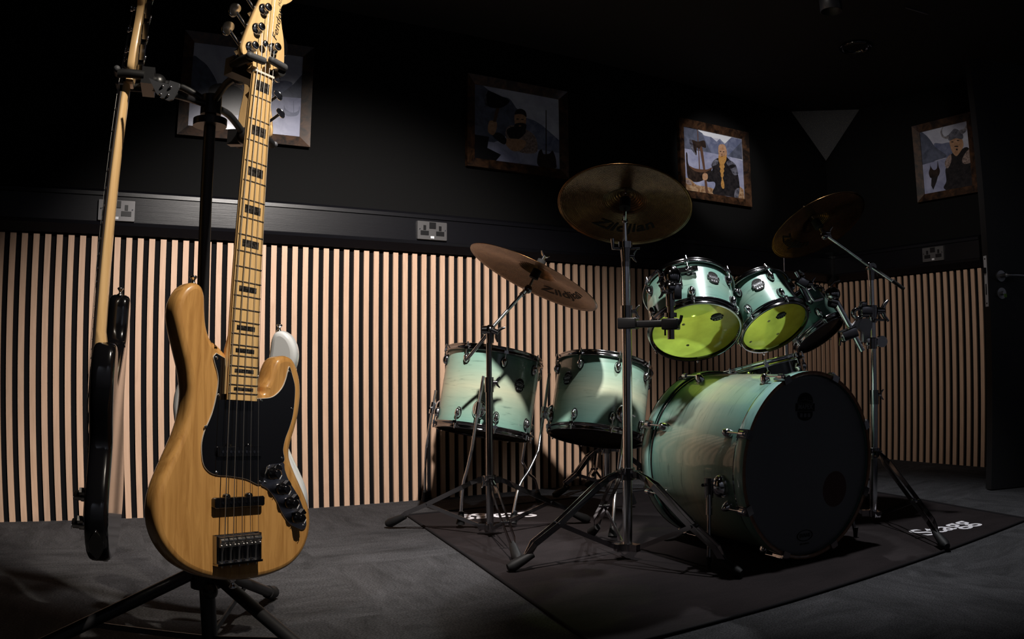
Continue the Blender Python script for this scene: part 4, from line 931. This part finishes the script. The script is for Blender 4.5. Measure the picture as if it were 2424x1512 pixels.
for i in range(8):
    a = math.radians(-22.5 - 45 * i); rad = Vector((math.cos(a), math.sin(a), 0)); tan = Vector((-math.sin(a), math.cos(a), 0)); Rm_ = Matrix((tan, Vector((0, 0, 1)), rad)).transposed()
    for end in (0, 1):
        sg = 1 if end == 0 else -1; z0 = 0 if end == 0 else Lb; w_ = lambda r, z, t=0: rad * (Rb + r) + Vector((0, 0, z0 + sg * z)) + tan * t
        q = MB()
        rings = [[w_(0.010, 0.092) + Rm_ @ Vector((0.015 * s2 * math.cos(t), 0.017 * s2 * math.sin(t), zz - 0.010)) for t in [2 * PI * j / 16 for j in range(16)]] for zz, s2 in ((0, 1), (0.008, 0.97), (0.018, 0.75), (0.026, 0.4), (0.027, 0.02))]
        q.ring_stack(rings, False, False).build('lug', M['chrome'], bd)
        c = MB(); c.box(w_(0.0145, 0.018), (0.028, 0.042, 0.006), Rm_); c.box(w_(0.006, -0.003), (0.028, 0.006, 0.020), Rm_)
        co = c.build('claw', M['dark_chrome'], bd)
        r_ = MB(); r_.cyl(w_(0.018, 0.014), w_(0.018, 0.085), 0.003, n=8); r_.cyl(w_(0.018, 0.010), w_(0.018, 0.026), 0.0085, n=14); r_.cyl(w_(0.018, 0.004), w_(0.018, 0.012), 0.005, n=8)
        r_.build('tension_rod', M['chrome'], co)
# spurs
for sx, ang in ((-1, -1), (1, 1)):
    a = math.radians(100) * sx; rad = Vector((math.cos(a), math.sin(a), 0)); tan = Vector((-math.sin(a), math.cos(a), 0)); Rm_ = Matrix((tan, Vector((0, 0, 1)), rad)).transposed()
    c = rad * (Rb) + Vector((0, 0, 0.105)); q = MB()
    rings = [[c + Rm_ @ Vector((0.036 * s2 * math.cos(t), 0.026 * s2 * math.sin(t), zz)) for t in [2 * PI * j / 20 for j in range(20)]] for zz, s2 in ((0, 1), (0.010, 0.97), (0.022, 0.78), (0.030, 0.45), (0.032, 0.02))]
    q.ring_stack(rings, False, False); cw = XBD @ (rad * (Rb + 0.030) + Vector((0, 0, 0.130)))
    so = q.build('spur_bracket', M['chrome'], bd)
    tip = Vector((cw.x + sx * 0.030, cw.y - 0.035, 0.012))
    q = MB(); q.cyl(cw + Vector((0, 0, 0.03)), cw + Vector((0, 0, -0.03)), 0.014, n=16); q.tube([cw + Vector((-sx * 0.0, 0, 0.01)), cw + Vector((-0.035, -0.01, 0.012))], 0.005)
    q.cyl(cw, cw.lerp(tip, 0.35), 0.010); q.cyl(cw.lerp(tip, 0.3), tip, 0.0062)
    sp_ = wbuild(q, 'spur_leg', M['dark_chrome'], bd)
    wbuild(MB().cyl(tip + Vector((0, 0, 0.028)), tip - Vector((0, 0, 0.012)), 0.0095, 0.006), 'rubber_foot', M['rubber'], sp_)
# ------------------------------------------------------------------ rug
RT = 0.004
ro = [(1.535, -0.335), (1.50, -0.62), (1.445, -1.05), (1.35, -1.70), (1.308, -1.985), (1.9, -1.987), (2.6, -1.981), (3.31, -1.965), (3.37, -1.70), (3.44, -1.40), (3.60, -0.42), (3.0, -0.36), (2.3, -0.33), (1.9, -0.325)]
rug = MB().prism(ro, [(0.0, 0), (RT, 0.0)]).build('drum_rug', M['rug']); rug['label'] = 'black rectangular rug under the drum kit'; rug['category'] = 'rug'
e = MB()
for i in range(len(ro)):
    a, b = ro[i], ro[(i + 1) % len(ro)]; e.tube([(a[0], a[1], 0.0035), (b[0], b[1], 0.0035)], 0.0055, 8)
e.build('rug_binding', M['rug_edge'], rug)
q = MB()
X = mtx(Vector((2.975, -1.785, RT + 0.0003)), Vector((0.993, -0.075, 0)).normalized(), Vector((0.075, 0.993, 0)).normalized(), Vector((0, 0, 1)))
q.text('Stagg', X, 0.150, 0.0003, 0.0018, space=1.0, condense=0.98)
X = mtx(Vector((1.845, -0.525, RT + 0.0003)), Vector((-0.985, 0.17, 0)).normalized(), Vector((-0.17, -0.985, 0)).normalized(), Vector((0, 0, 1)))
q.text('Stagg', X, 0.150, 0.0003, 0.0018, space=1.0, condense=1.02)
q.build('rug_lettering', M['white_print'], rug)

# ------------------------------------------------------------------ stands
def wing(mb, c, d, s=1.0, up=Vector((0, 0, 1))):
    d = Vector(d).normalized(); t = d.cross(up).normalized() if abs(d.dot(up)) < 0.95 else Vector((1, 0, 0)); u = t.cross(d)
    mb.cyl(c, c + d * 0.018 * s, 0.008 * s, n=14)
    for k_ in (-1, 1): mb.tube([c + d * 0.014 * s, c + d * 0.020 * s + u * (0.014 * s * k_), c + d * 0.030 * s + u * (0.024 * s * k_)], 0, 8, True, [0.006 * s, 0.0048 * s, 0.0028 * s])
    return mb
def tripod(root, base, zc, zb, feet, gap=0.011, w=0.016, hi=1.0, metal=None):
    base = Vector((base.x, base.y, 0)); metal = metal or M['dark_chrome']
    q = MB(); q.cyl(base + Vector((0, 0, zc - 0.018)), base + Vector((0, 0, zc + 0.018)), 0.023, n=20); q.cyl(base + Vector((0, 0, zb - 0.012)), base + Vector((0, 0, zb + 0.010)), 0.020, n=20)
    for ft in feet:
        d = (Vector(ft) - base); d.z = 0; d.normalize(); s_ = Vector((-d.y, d.x, 0))
        for z in (zc, zb): q.bar([base + d * 0.015 + Vector((0, 0, z)), base + d * 0.042 + Vector((0, 0, z))], (0, 0, 1), 0.022, 0.024)
    wing(q, base + Vector((0, 0, zc)) + Vector((-0.02, -0.008, 0)), (-0.8, -0.5, 0), 0.9); wbuild(q, 'leg_collar', metal, root)
    for ft in feet:
        ft = Vector(ft); d = (ft - base); d.z = 0; R_ = d.length; d.normalize(); s_ = Vector((-d.y, d.x, 0))
        pr = [(0.038, zc), (0.07, zc - 0.012), (0.10, zc - 0.028), (R_ * 0.60, zc * 0.50), (R_ * 0.80, zc * 0.27 + 0.01), (R_ - 0.05, 0.040)]
        q = MB()
        for k_ in (-1, 1):
            g = [0.35, 0.5, 1, 1, 0.9, 0.3]
            q.bar([base + d * r_ + Vector((0, 0, z)) + s_ * (gap * gg * k_) for (r_, z), gg in zip(pr, g)], Vector((0, 0, 1)), w, 0.0028)
        kn = base + d * (R_ * 0.60) + Vector((0, 0, zc * 0.50)); q.cyl(kn - s_ * gap * 1.5, kn + s_ * gap * 1.5, 0.005, n=10)
        lo = wbuild(q, 'leg', metal, root)
        q = MB(); q.bar([kn, base + d * 0.038 + Vector((0, 0, zb))], (0, 0, 1), 0.014, 0.0028); wbuild(q, 'leg_brace', metal, root)
        p0 = base + d * (R_ - 0.075) + Vector((0, 0, 0.052)); p1 = Vector((ft.x, ft.y, 0.0218)) - d * 0.012
        wbuild(MB().tube([p0, p0.lerp(p1, 0.5), p1, p1 + d * 0.016 - Vector((0, 0, 0.004))], 0, 14, True, [0.011, 0.0145, 0.0175, 0.011]), 'rubber_foot', M['rubber'], lo)
def pole(root, base, segs, metal=None):
    for i, (z0, z1, r_) in enumerate(segs):
        q = MB().cyl(Vector((base.x, base.y, z0)), Vector((base.x, base.y, z1)), r_, n=20)
        wbuild(q, 'pole', metal or M['chrome'], root)
        if i:
            c = Vector((base.x, base.y, z0)); g = MB().cyl(c - Vector((0, 0, 0.035)), c + Vector((0, 0, 0.018)), r_ + 0.0062, n=20); wing(g, c + RIGHT * (r_ + 0.004), RIGHT, 0.8); wbuild(g, 'pole_clamp', metal or M['dark_chrome'], root)
def cymbal(label, c, n_, R_, bell, txt, txt_rot, group):
    X = dframe(c, 0, 90); x, y, z = frame_from(Vector(n_), CAM - Vector(c)); X = mtx(Vector(c), x, y, z)
    cy = thing('cymbal', label, 'cymbal', X, group)
    pr = [(0.0062, bell * 0.40)]
    for i in range(1, 9): a = i / 8; pr.append((bell * a, bell * 0.42 * math.cos(a * PI / 2) ** 0.9 + 0.0))
    pr[-1] = (bell, 0.0)
    h = R_ * 0.115
    for i in range(1, 13): a = i / 12; pr.append((bell + (R_ - bell) * a, -h * (0.25 * a + 0.75 * a * a)))
    top_ = pr; botm = [(r_, z - 0.0014) for r_, z in reversed(pr)]
    MB().lathe(top_ + botm + [top_[0]], n=112).build('cymbal_disc', M['bronze'], cy)
    if txt:
        lp_ = on_plane(X, *txt_rot); txt_rot = math.degrees(math.atan2(lp_.y, lp_.x)); q = MB(); r_ = R_ * 0.66; cz = math.cos(math.radians(txt_rot)); sz_ = math.sin(math.radians(txt_rot)); rad = Vector((cz, sz_, 0)); tan = Vector((-sz_, cz, 0))
        a_ = (r_ - bell) / (R_ - bell); zz = -h * (0.25 * a_ + 0.75 * a_ * a_) - 0.0040; sl_ = -h * (0.25 + 1.5 * a_) / (R_ - bell)
        up = (rad * -1 + Vector((0, 0, -sl_))).normalized(); nn = tan.cross(up); 
        if nn.z > 0: tan = -tan; nn = -nn
        q.text('Zildjian', Matrix.Identity(4), R_ * 0.25, 0.00005, 0.0010, shear=0.25, condense=1.3)
        sg_ = 1 if tan.dot(Vector((-sz_, cz, 0))) > 0 else -1; ph_ = math.radians(txt_rot)
        for i_, v_ in enumerate(q.v):
            r2 = r_ - v_.y; a2 = max((r2 - bell) / (R_ - bell), 0); th = ph_ + sg_ * v_.x / r_
            q.v[i_] = Vector((r2 * math.cos(th), r2 * math.sin(th), -h * (0.25 * a2 + 0.75 * a2 * a2) - 0.0020 - v_.z))
        q.build('underside_lettering', M['ink'], cy)
    return cy, X
def tilter(root, X, tip, metal=None):        # the rod, felts, sleeve and wing nut that carry a cymbal with frame X, joined to the tilter at tip
    o = lambda z: X @ Vector((0, 0, z)); q = MB(); q.cyl(tip, o(-0.020), 0.0055, n=12); q.cyl(o(-0.06), o(0.062), 0.0042, n=12); wbuild(q, 'cymbal_rod', M['chrome'], root)
    g = MB(); g.cyl(o(-0.030), o(0.004), 0.017, n=20); g.cyl(o(0.030), o(0.044), 0.016, n=20); wbuild(g, 'felt_washer', M['foam'], root)
    g = MB(); wing(g, o(0.046), (o(0.05) - o(0.04)), 0.9, Vector((0.9, 0.1, 0.1))); wbuild(g, 'wing_nut', M['chrome'], root)
# stand 1: low crash cymbal on a boom
d1 = 2.80; b1 = P(1160, 1250, d1); S1 = thing('cymbal_stand', 'chrome boom cymbal stand in front of the left floor tom', 'cymbal stand', Matrix.Translation((b1.x, b1.y, 0)))
feet1 = [F(917, 1250), F(1392, 1240), F(1226, 1338)]
zt = P(1160, 790, d1).z; z895 = P(1160, 905, d1).z
tripod(S1, b1, P(1160, 1137, d1).z, 0.035, feet1)
pole(S1, b1, [(0.03, z895, 0.0132), (z895, zt, 0.0100)], M['dark_chrome'])
c1 = P(1271, 641, 2.88); n1 = Vector((0.439, -0.121, 0.890))
cy1, XC1 = cymbal('bronze crash cymbal tilted over the left floor tom, lowest of the three', c1, n1, 0.253, 0.076, True, (1338, 688), 'cymbals')
J = P(1160, 781, d1); tail = P(1106, 850, d1 + 0.05); tip = P(1243, 688, 2.84)
q = MB(); q.cyl(tail, J.lerp(tip, 0.2), 0.0060, n=14); q.cyl(J, tip, 0.0060, n=14); wbuild(q, 'boom_arm', M['rod'], S1)
q = MB(); q.ball(J, 0.019); q.cyl(J - Vector((0, 0, 0.045)), J, 0.013, 0.016, n=16); q.cyl(J + RIGHT * -0.028 , J + RIGHT * 0.012, 0.014, 0.017, n=16); wing(q, J + FWD * -0.016 + RIGHT * 0.008, Vector(RIGHT) - Vector((0, 0, 0.5)), 1.2); wbuild(q, 'boom_tilter', M['dark_chrome'], S1)
tb = XC1 @ Vector((0, 0, -0.075)); q = MB(); q.cyl(tip - (tip - J).normalized() * 0.02, tb, 0.009, n=14); q.ball(tb, 0.016); wbuild(q, 'cymbal_tilter', M['dark_chrome'], S1)
tilter(S1, XC1, tb)
# stand 2: upright stand with the black clamp arm
d2 = 2.42; b2 = P(1485, 1300, d2); S2 = thing('cymbal_stand', 'tall chrome cymbal stand left of the bass drum, with a black clamp arm', 'cymbal stand', Matrix.Translation((b2.x, b2.y, 0)))
Z2 = lambda y: P(1483, y, d2).z
feet2 = [F(1205, 1357), F(1752, 1372), Vector((b2.x + 0.10, b2.y + 0.34, 0))]
tripod(S2, b2, Z2(1122), 0.045, feet2, 0.013, 0.018)
pole(S2, b2, [(0.03, Z2(735), 0.0150), (Z2(735), Z2(600), 0.0125), (Z2(600), Z2(520), 0.0070)])
c2_ = P(1480, 474, 2.42); n2 = Vector((0.317, 0.298, 0.900))
cy2, XC2 = cymbal('large bronze cymbal seen from below on the straight stand, beside the bright picture', c2_, n2, 0.205, 0.062, True, (1476, 538), 'cymbals')
J = Vector((b2.x, b2.y, Z2(582)))
q = MB(); q.cyl(J - Vector((0, 0, 0.045)), J + Vector((0, 0, 0.004)), 0.013, 0.017, n=18); q.cyl(J, J + Vector((0, 0, 0.020)), 0.022, n=20); q.tube([J + RIGHT * 0.015, J + RIGHT * 0.045 + Vector((0, 0, 0.002))], 0.005); q.tube([J - RIGHT * 0.01, J - RIGHT * 0.038, J - RIGHT * 0.040 + Vector((0, 0, 0.030))], 0.006)
wbuild(q, 'tilter_clamp', M['dark_chrome'], S2)
tb = Vector((b2.x, b2.y, Z2(515))); tb2 = XC2 @ Vector((0, 0, -0.05)); q = MB(); q.ball(tb, 0.010); wbuild(q, 'cymbal_tilter', M['dark_chrome'], S2)
tilter(S2, XC2, tb)
# black clamp arm and the first tom's holder
ca = Vector((b2.x, b2.y, Z2(764))); cb = P(1588, 767, 2.40)
q = MB(); ax_ = (cb - ca); ax_.z = 0; axn = ax_.normalized(); Rb_ = Matrix((axn, Vector((-axn.y, axn.x, 0)), Vector((0, 0, 1)))).transposed()
q.rbox(ca + axn * 0.006, (0.058, 0.050, 0.034), Rb_); q.rbox(ca.lerp(cb, 0.5), (ax_.length, 0.018, 0.022), Rb_); q.rbox(cb, (0.050, 0.044, 0.034), Rb_); q.tube([cb + axn * 0.022 - Vector((0, 0, 0.004)), cb + axn * 0.030 + Vector((0, 0, 0.010)), cb + axn * 0.034 + Vector((0, 0, 0.026))], 0.005)
q.tube([cb - axn * 0.018 - Vector((0, 0, 0.017)), cb - axn * 0.018 - Vector((0, 0, 0.034))], 0.003); wbuild(q, 'clamp_arm', M['black_plastic'], S2)
q = MB(); vt = Vector((cb.x, cb.y, P(1588, 690, 2.40).z)); q.cyl(Vector((cb.x, cb.y, P(1588, 803, 2.40).z)), vt, 0.0105, n=18); q.cyl(vt - Vector((0, 0, 0.045)), vt + Vector((0, 0, 0.01)), 0.014, n=18)
q.cyl(Vector((cb.x, cb.y, cb.z + 0.020)), Vector((cb.x, cb.y, cb.z + 0.034)), 0.019, n=18); wbuild(q, 'tom_post', M['dark_chrome'], S2)
hb_ = P(1590, 655, 2.42); q = MB(); q.ball(hb_, 0.030, (1, 0.9, 1.15)); q.ball(vt + Vector((0, 0, 0.012)), 0.024); q.cyl(vt, hb_, 0.018)
wing(q, hb_ - RIGHT * 0.02, -Vector(RIGHT), 0.85); wing(q, vt + Vector((0, 0, 0.0)) - RIGHT * 0.01, -Vector(RIGHT), 0.85); q.rbox(P(1602, 690, 2.40), (0.026, 0.03, 0.050), Matrix((Vector(RIGHT), Vector(FWD), -Vector(DOWN))).transposed())
q.cyl(P(1563, 640, 2.44), P(1570, 690, 2.42), 0.008); wbuild(q, 'ball_holder', M['dark_chrome'], S2)
sd_ = XT1 @ Vector((0.157, -0.045, 0.115)); q = MB(); q.cyl(hb_, sd_, 0.0065, n=14); wbuild(q, 'holder_rod', M['chrome'], S2)
q = MB(); Rq = XT1.to_3x3(); q.rbox(XT1 @ Vector((0.160, -0.045, 0.118)), (0.014, 0.060, 0.075), Rq)
a_, b_2 = XT1 @ Vector((0.165, -0.05, 0.150)), XT1 @ Vector((0.163, 0.045, 0.148)); q.bar([a_, a_.lerp(b_2, 0.5), b_2], Rq @ Vector((0, 0, 1)), 0.022, 0.006)
q.tube(spline([XT1 @ Vector((0.168, 0.02 + 0.016 * math.cos(t), 0.146 + 0.0)) + Rq @ Vector((0, 0, 0.008 * math.sin(t))) for t in [2 * PI * i / 10 for i in range(11)]], 2), 0.0025)
wbuild(q, 'mounting_bracket', M['dark_chrome'], t1)
# stand 3: right boom stand
d3 = 2.80; b3 = P(2066, 1222, d3); S3 = thing('cymbal_stand', 'chrome boom cymbal stand right of the bass drum with a cluster of clamps', 'cymbal stand', Matrix.Translation((b3.x, b3.y, 0)))
Z3 = lambda y: P(2060, y, d3).z
feet3 = [F(2240, 1306), Vector((b3.x + 0.30, b3.y + 0.24, 0)), Vector((b3.x - 0.22, b3.y + 0.24, 0))]
tripod(S3, b3, Z3(1072), 0.04, feet3, 0.013, 0.018)
pole(S3, b3, [(0.03, Z3(935), 0.0150), (Z3(935), Z3(740), 0.0115), (Z3(740), Z3(632), 0.0095)])
c3 = P(1931, 524, 2.88); n3 = Vector((-0.03, 0.52, 0.854))
cy3, XC3 = cymbal('bronze cymbal on the right-hand boom stand, nearest the wall corner', c3, n3, 0.195, 0.058, True, (1868, 574), 'cymbals')
J = Vector((b3.x, b3.y, Z3(628))); tail = P(2140, 684, d3 - 0.02); tip = P(1948, 551, 2.87)
q = MB(); q.cyl(tail, J + (tip - J) * 0.2, 0.0062, n=14); q.cyl(J, tip, 0.0062, n=14); wbuild(q, 'boom_arm', M['rod'], S3)
q = MB(); q.cyl(P(2140, 684, d3 - 0.02), P(2113, 664, d3 - 0.015), 0.0068, n=14); wbuild(q, 'boom_tip', M['rubber'], S3)
q = MB(); q.ball(J, 0.019); q.cyl(J - Vector((0, 0, 0.05)), J, 0.012, 0.016); q.cyl(J - FWD * 0.02, J + FWD * 0.02, 0.015); wing(q, J + RIGHT * 0.012, -Vector(DOWN) * -1, 1.0, Vector((1, 0, 0))); wbuild(q, 'boom_tilter', M['dark_chrome'], S3)
tb = XC3 @ Vector((0, 0, -0.070)); q = MB(); q.ball(tip, 0.012); q.cyl(tip, tb, 0.008); q.ball(tb, 0.014); wing(q, tip + RIGHT * 0.01, RIGHT, 1.0); wbuild(q, 'cymbal_tilter', M['dark_chrome'], S3); tilter(S3, XC3, tb)
# clamp cluster and the small tom's holder
Rv = Matrix((Vector(RIGHT), Vector(FWD), -Vector(DOWN))).transposed()
p = lambda x, y, d=2.78: P(x, y, d)
q = MB(); q.cyl(p(2063, 722), p(2063, 750), 0.021, n=20); q.cyl(p(2063, 800), p(2063, 825), 0.020, n=20); q.rbox(p(2050, 735), (0.05, 0.04, 0.035), Rv); wing(q, p(2075, 735), RIGHT, 1.6); q.tube([p(2070, 757), p(2092, 757)], 0.0045); wbuild(q, 'stand_clamp', M['dark_chrome'], S3)
q = MB(); C0 = p(2046, 770); q.cyl(C0 - FWD * 0.014, C0 + FWD * 0.014, 0.026, n=28); q.rbox(C0 + RIGHT * 0.004 - DOWN * -0.032, (0.030, 0.026, 0.06), Rv); q.bar([C0 - RIGHT * 0.01 + DOWN * -0.02, p(2005, 790), p(2000, 800)], -Vector(DOWN), 0.024, 0.02); wbuild(q, 'ratchet_disc', M['steel'], S3)
q = MB(); q.cyl(p(2086, 808) - FWD * 0.01, p(2086, 808) + FWD * 0.01, 0.021, n=24); q.rbox(p(2060, 808), (0.04, 0.03, 0.03), Rv); wbuild(q, 'clamp_knob', M['chrome'], S3)
q = MB(); Xr = mtx(p(2030, 742), Vector(RIGHT), -Vector(DOWN), -Vector(FWD)); q.lathe([(0.012, -0.012), (0.022, -0.012), (0.022, 0.012), (0.012, 0.012), (0.012, -0.012)], Xr, 28); q.rbox(p(2043, 720), (0.022, 0.022, 0.02), Rv); q.rbox(p(2045, 745), (0.03, 0.03, 0.02), Rv); wbuild(q, 'rod_clamp', M['dark_chrome'], S3)
q = MB(); q.cyl(p(1979, 712), p(2041, 830), 0.0110, n=20); wbuild(q, 'tom_post', M['rod'], S3)
q = MB(); q.rbox(p(2008, 790), (0.062, 0.045, 0.038), Rv @ Matrix.Rotation(math.radians(-20), 3, 'Y')); q.ball(p(1997, 803), 0.012); q.tube([p(1990, 800), p(1988, 818)], 0.004); wbuild(q, 'post_clamp', M['dark_chrome'], S3)
q = MB(); q.ball(p(1971, 696), 0.030, (1.05, 0.9, 0.9)); q.cyl(p(1965, 712), p(1979, 716), 0.022); q.tube([p(1966, 676), p(1975, 667), p(1988, 663)], 0.0035); wbuild(q, 'ball_holder', M['dark_chrome'], S3)
q = MB(); q.tube([p(1947, 706), p(1927, 712), p(1921, 706), p(1910, 686)], 0.0058, 12); q.cyl(p(1883, 643), p(1893, 660), 0.0058, n=12); q.tube([p(1893, 660), p(1910, 686)], 0.0058); wbuild(q, 'holder_rod', M['rod'], S3)
q = MB(); q.rbox(p(1898, 668), (0.040, 0.034, 0.034), Rv @ Matrix.Rotation(math.radians(30), 3, 'Y')); q.cyl(p(1885, 665), p(1903, 655), 0.010); wing(q, p(1912, 672), RIGHT, 1.0); wing(q, p(1900, 655), -Vector(DOWN), 0.8, Vector((1, 0, 0))); q.cyl(p(1897, 680), p(1912, 712), 0.011); wbuild(q, 'mounting_bracket', M['dark_chrome'], t3)
# ------------------------------------------------------------------ hi-hat, snare, throne
hp_ = Vector((2.80, -1.02, 0)); hd_ = depth = (Vector((2.80, -1.02, 0.9)) - CAM).dot(FWD)
hb0 = P(1858, 700, 3.5); HH = thing('hi_hat_stand', 'thin hi-hat rod rising between the pale middle tom and the small tom', 'hi-hat stand', Matrix.Translation((hb0.x, hb0.y, 0)))
ztop = P(1858, 609, 3.5).z; B0 = Vector((hb0.x, hb0.y, 0)); up = Vector((0, 0, 1))
tripod(HH, B0, 0.20, 0.05, [B0 + Vector((math.cos(a), math.sin(a), 0)) * 0.25 for a in (1.2, 3.3, 5.4)])
pole(HH, B0, [(0.03, 0.55, 0.0125), (0.55, 0.84, 0.0095)]); wbuild(MB().cyl(B0 + up * 0.8, B0 + up * ztop, 0.0030, n=10), 'pull_rod', M['chrome'], HH)
wbuild(MB().cyl(B0 + up * 0.865, B0 + up * 0.915, 0.010, n=14), 'clutch', M['dark_chrome'], HH)
for zz_h, nm in ((0.855, 'lower'), (0.878, 'upper')):
    X = Matrix.Translation(B0 + up * zz_h); q = MB(); s_ = 1 if nm == 'upper' else -1
    q.lathe([(0.006, s_ * 0.016), (0.03, s_ * 0.012), (0.045, s_ * 0.002), (0.10, -s_ * 0.002), (0.150, -s_ * 0.008), (0.150, -s_ * 0.009), (0.10, -s_ * 0.0035), (0.045, 0), (0.03, s_ * 0.010), (0.006, s_ * 0.014)], n=72)
    cyh = thing('hi_hat_cymbal', ('upper' if nm == 'upper' else 'lower') + ' hi-hat cymbal on the rod behind the middle tom', 'cymbal', X, 'hi-hat pair'); q.build('cymbal_disc', M['bronze'], cyh)
XS = dframe(P(1790, 905, 2.98) , 0, 80)
x_, y_, z_ = frame_from(Vector((-0.14, 0.19, 0.97)), CAM - P(1790, 862, 2.98)); XS = mtx(P(1792, 860, 2.98) - z_ * 0.15, x_, y_, z_)
sn = drum('snare_drum', 'black snare drum with a chrome rim lying low behind the bass drum', 'snare drum', XS, 0.166, 0.150, 8, 10, M['black_gloss'], M['grey_film'], M['white_head'], hoop=M['chrome'])
sb = Vector((XS.translation.x, XS.translation.y, 0)); SS = thing('snare_stand', 'chrome tripod stand under the black snare drum', 'snare stand', Matrix.Translation(sb))
tripod(SS, sb, 0.22, 0.06, [sb + Vector((math.cos(a), math.sin(a), 0)) * 0.24 for a in (0.9, 3.0, 5.1)])
zsn = XS.translation.z - 0.03; pole(SS, sb, [(0.04, zsn - 0.05, 0.0125)])
q = MB()
for a in (0.5, 2.6, 4.7):
    e_ = XS @ Vector((0.178 * math.cos(a), 0.178 * math.sin(a), -0.006)); q.tube(spline([sb + up * (zsn - 0.05), sb.lerp(e_, 0.6) * 1.0 + up * ((zsn - 0.05) - sb.lerp(e_, 0.6).z), e_, e_ + (XS.to_3x3() @ Vector((0.012 * math.cos(a), 0.012 * math.sin(a), 0.03)))], 5), 0.0055)
wbuild(q, 'snare_basket', M['dark_chrome'], SS)
tbp = F(1430, 1163); tb0 = Vector((tbp.x - 0.03, tbp.y - 0.06, 0)); TH = thing('drum_throne', 'round black drum throne on a tripod behind the right floor tom', 'stool', Matrix.Translation(tb0))
thd = (tb0 - CAM).dot(FWD); tripod(TH, tb0, 0.21, 0.06, [F(1312, 1181), tb0 + Vector((0.33, -0.06, 0)), tb0 + Vector((0.02, 0.19, 0))], 0.012, 0.018)
pole(TH, tb0, [(0.03, 0.30, 0.0165), (0.30, 0.46, 0.0125)])
wbuild(MB().lathe([(0.0001, 0.46), (0.15, 0.46), (0.165, 0.475), (0.168, 0.51), (0.155, 0.535), (0.11, 0.545), (0.0001, 0.547)], Matrix.Translation((tb0.x, tb0.y, 0)), 48), 'seat', M['black_plastic'], TH)
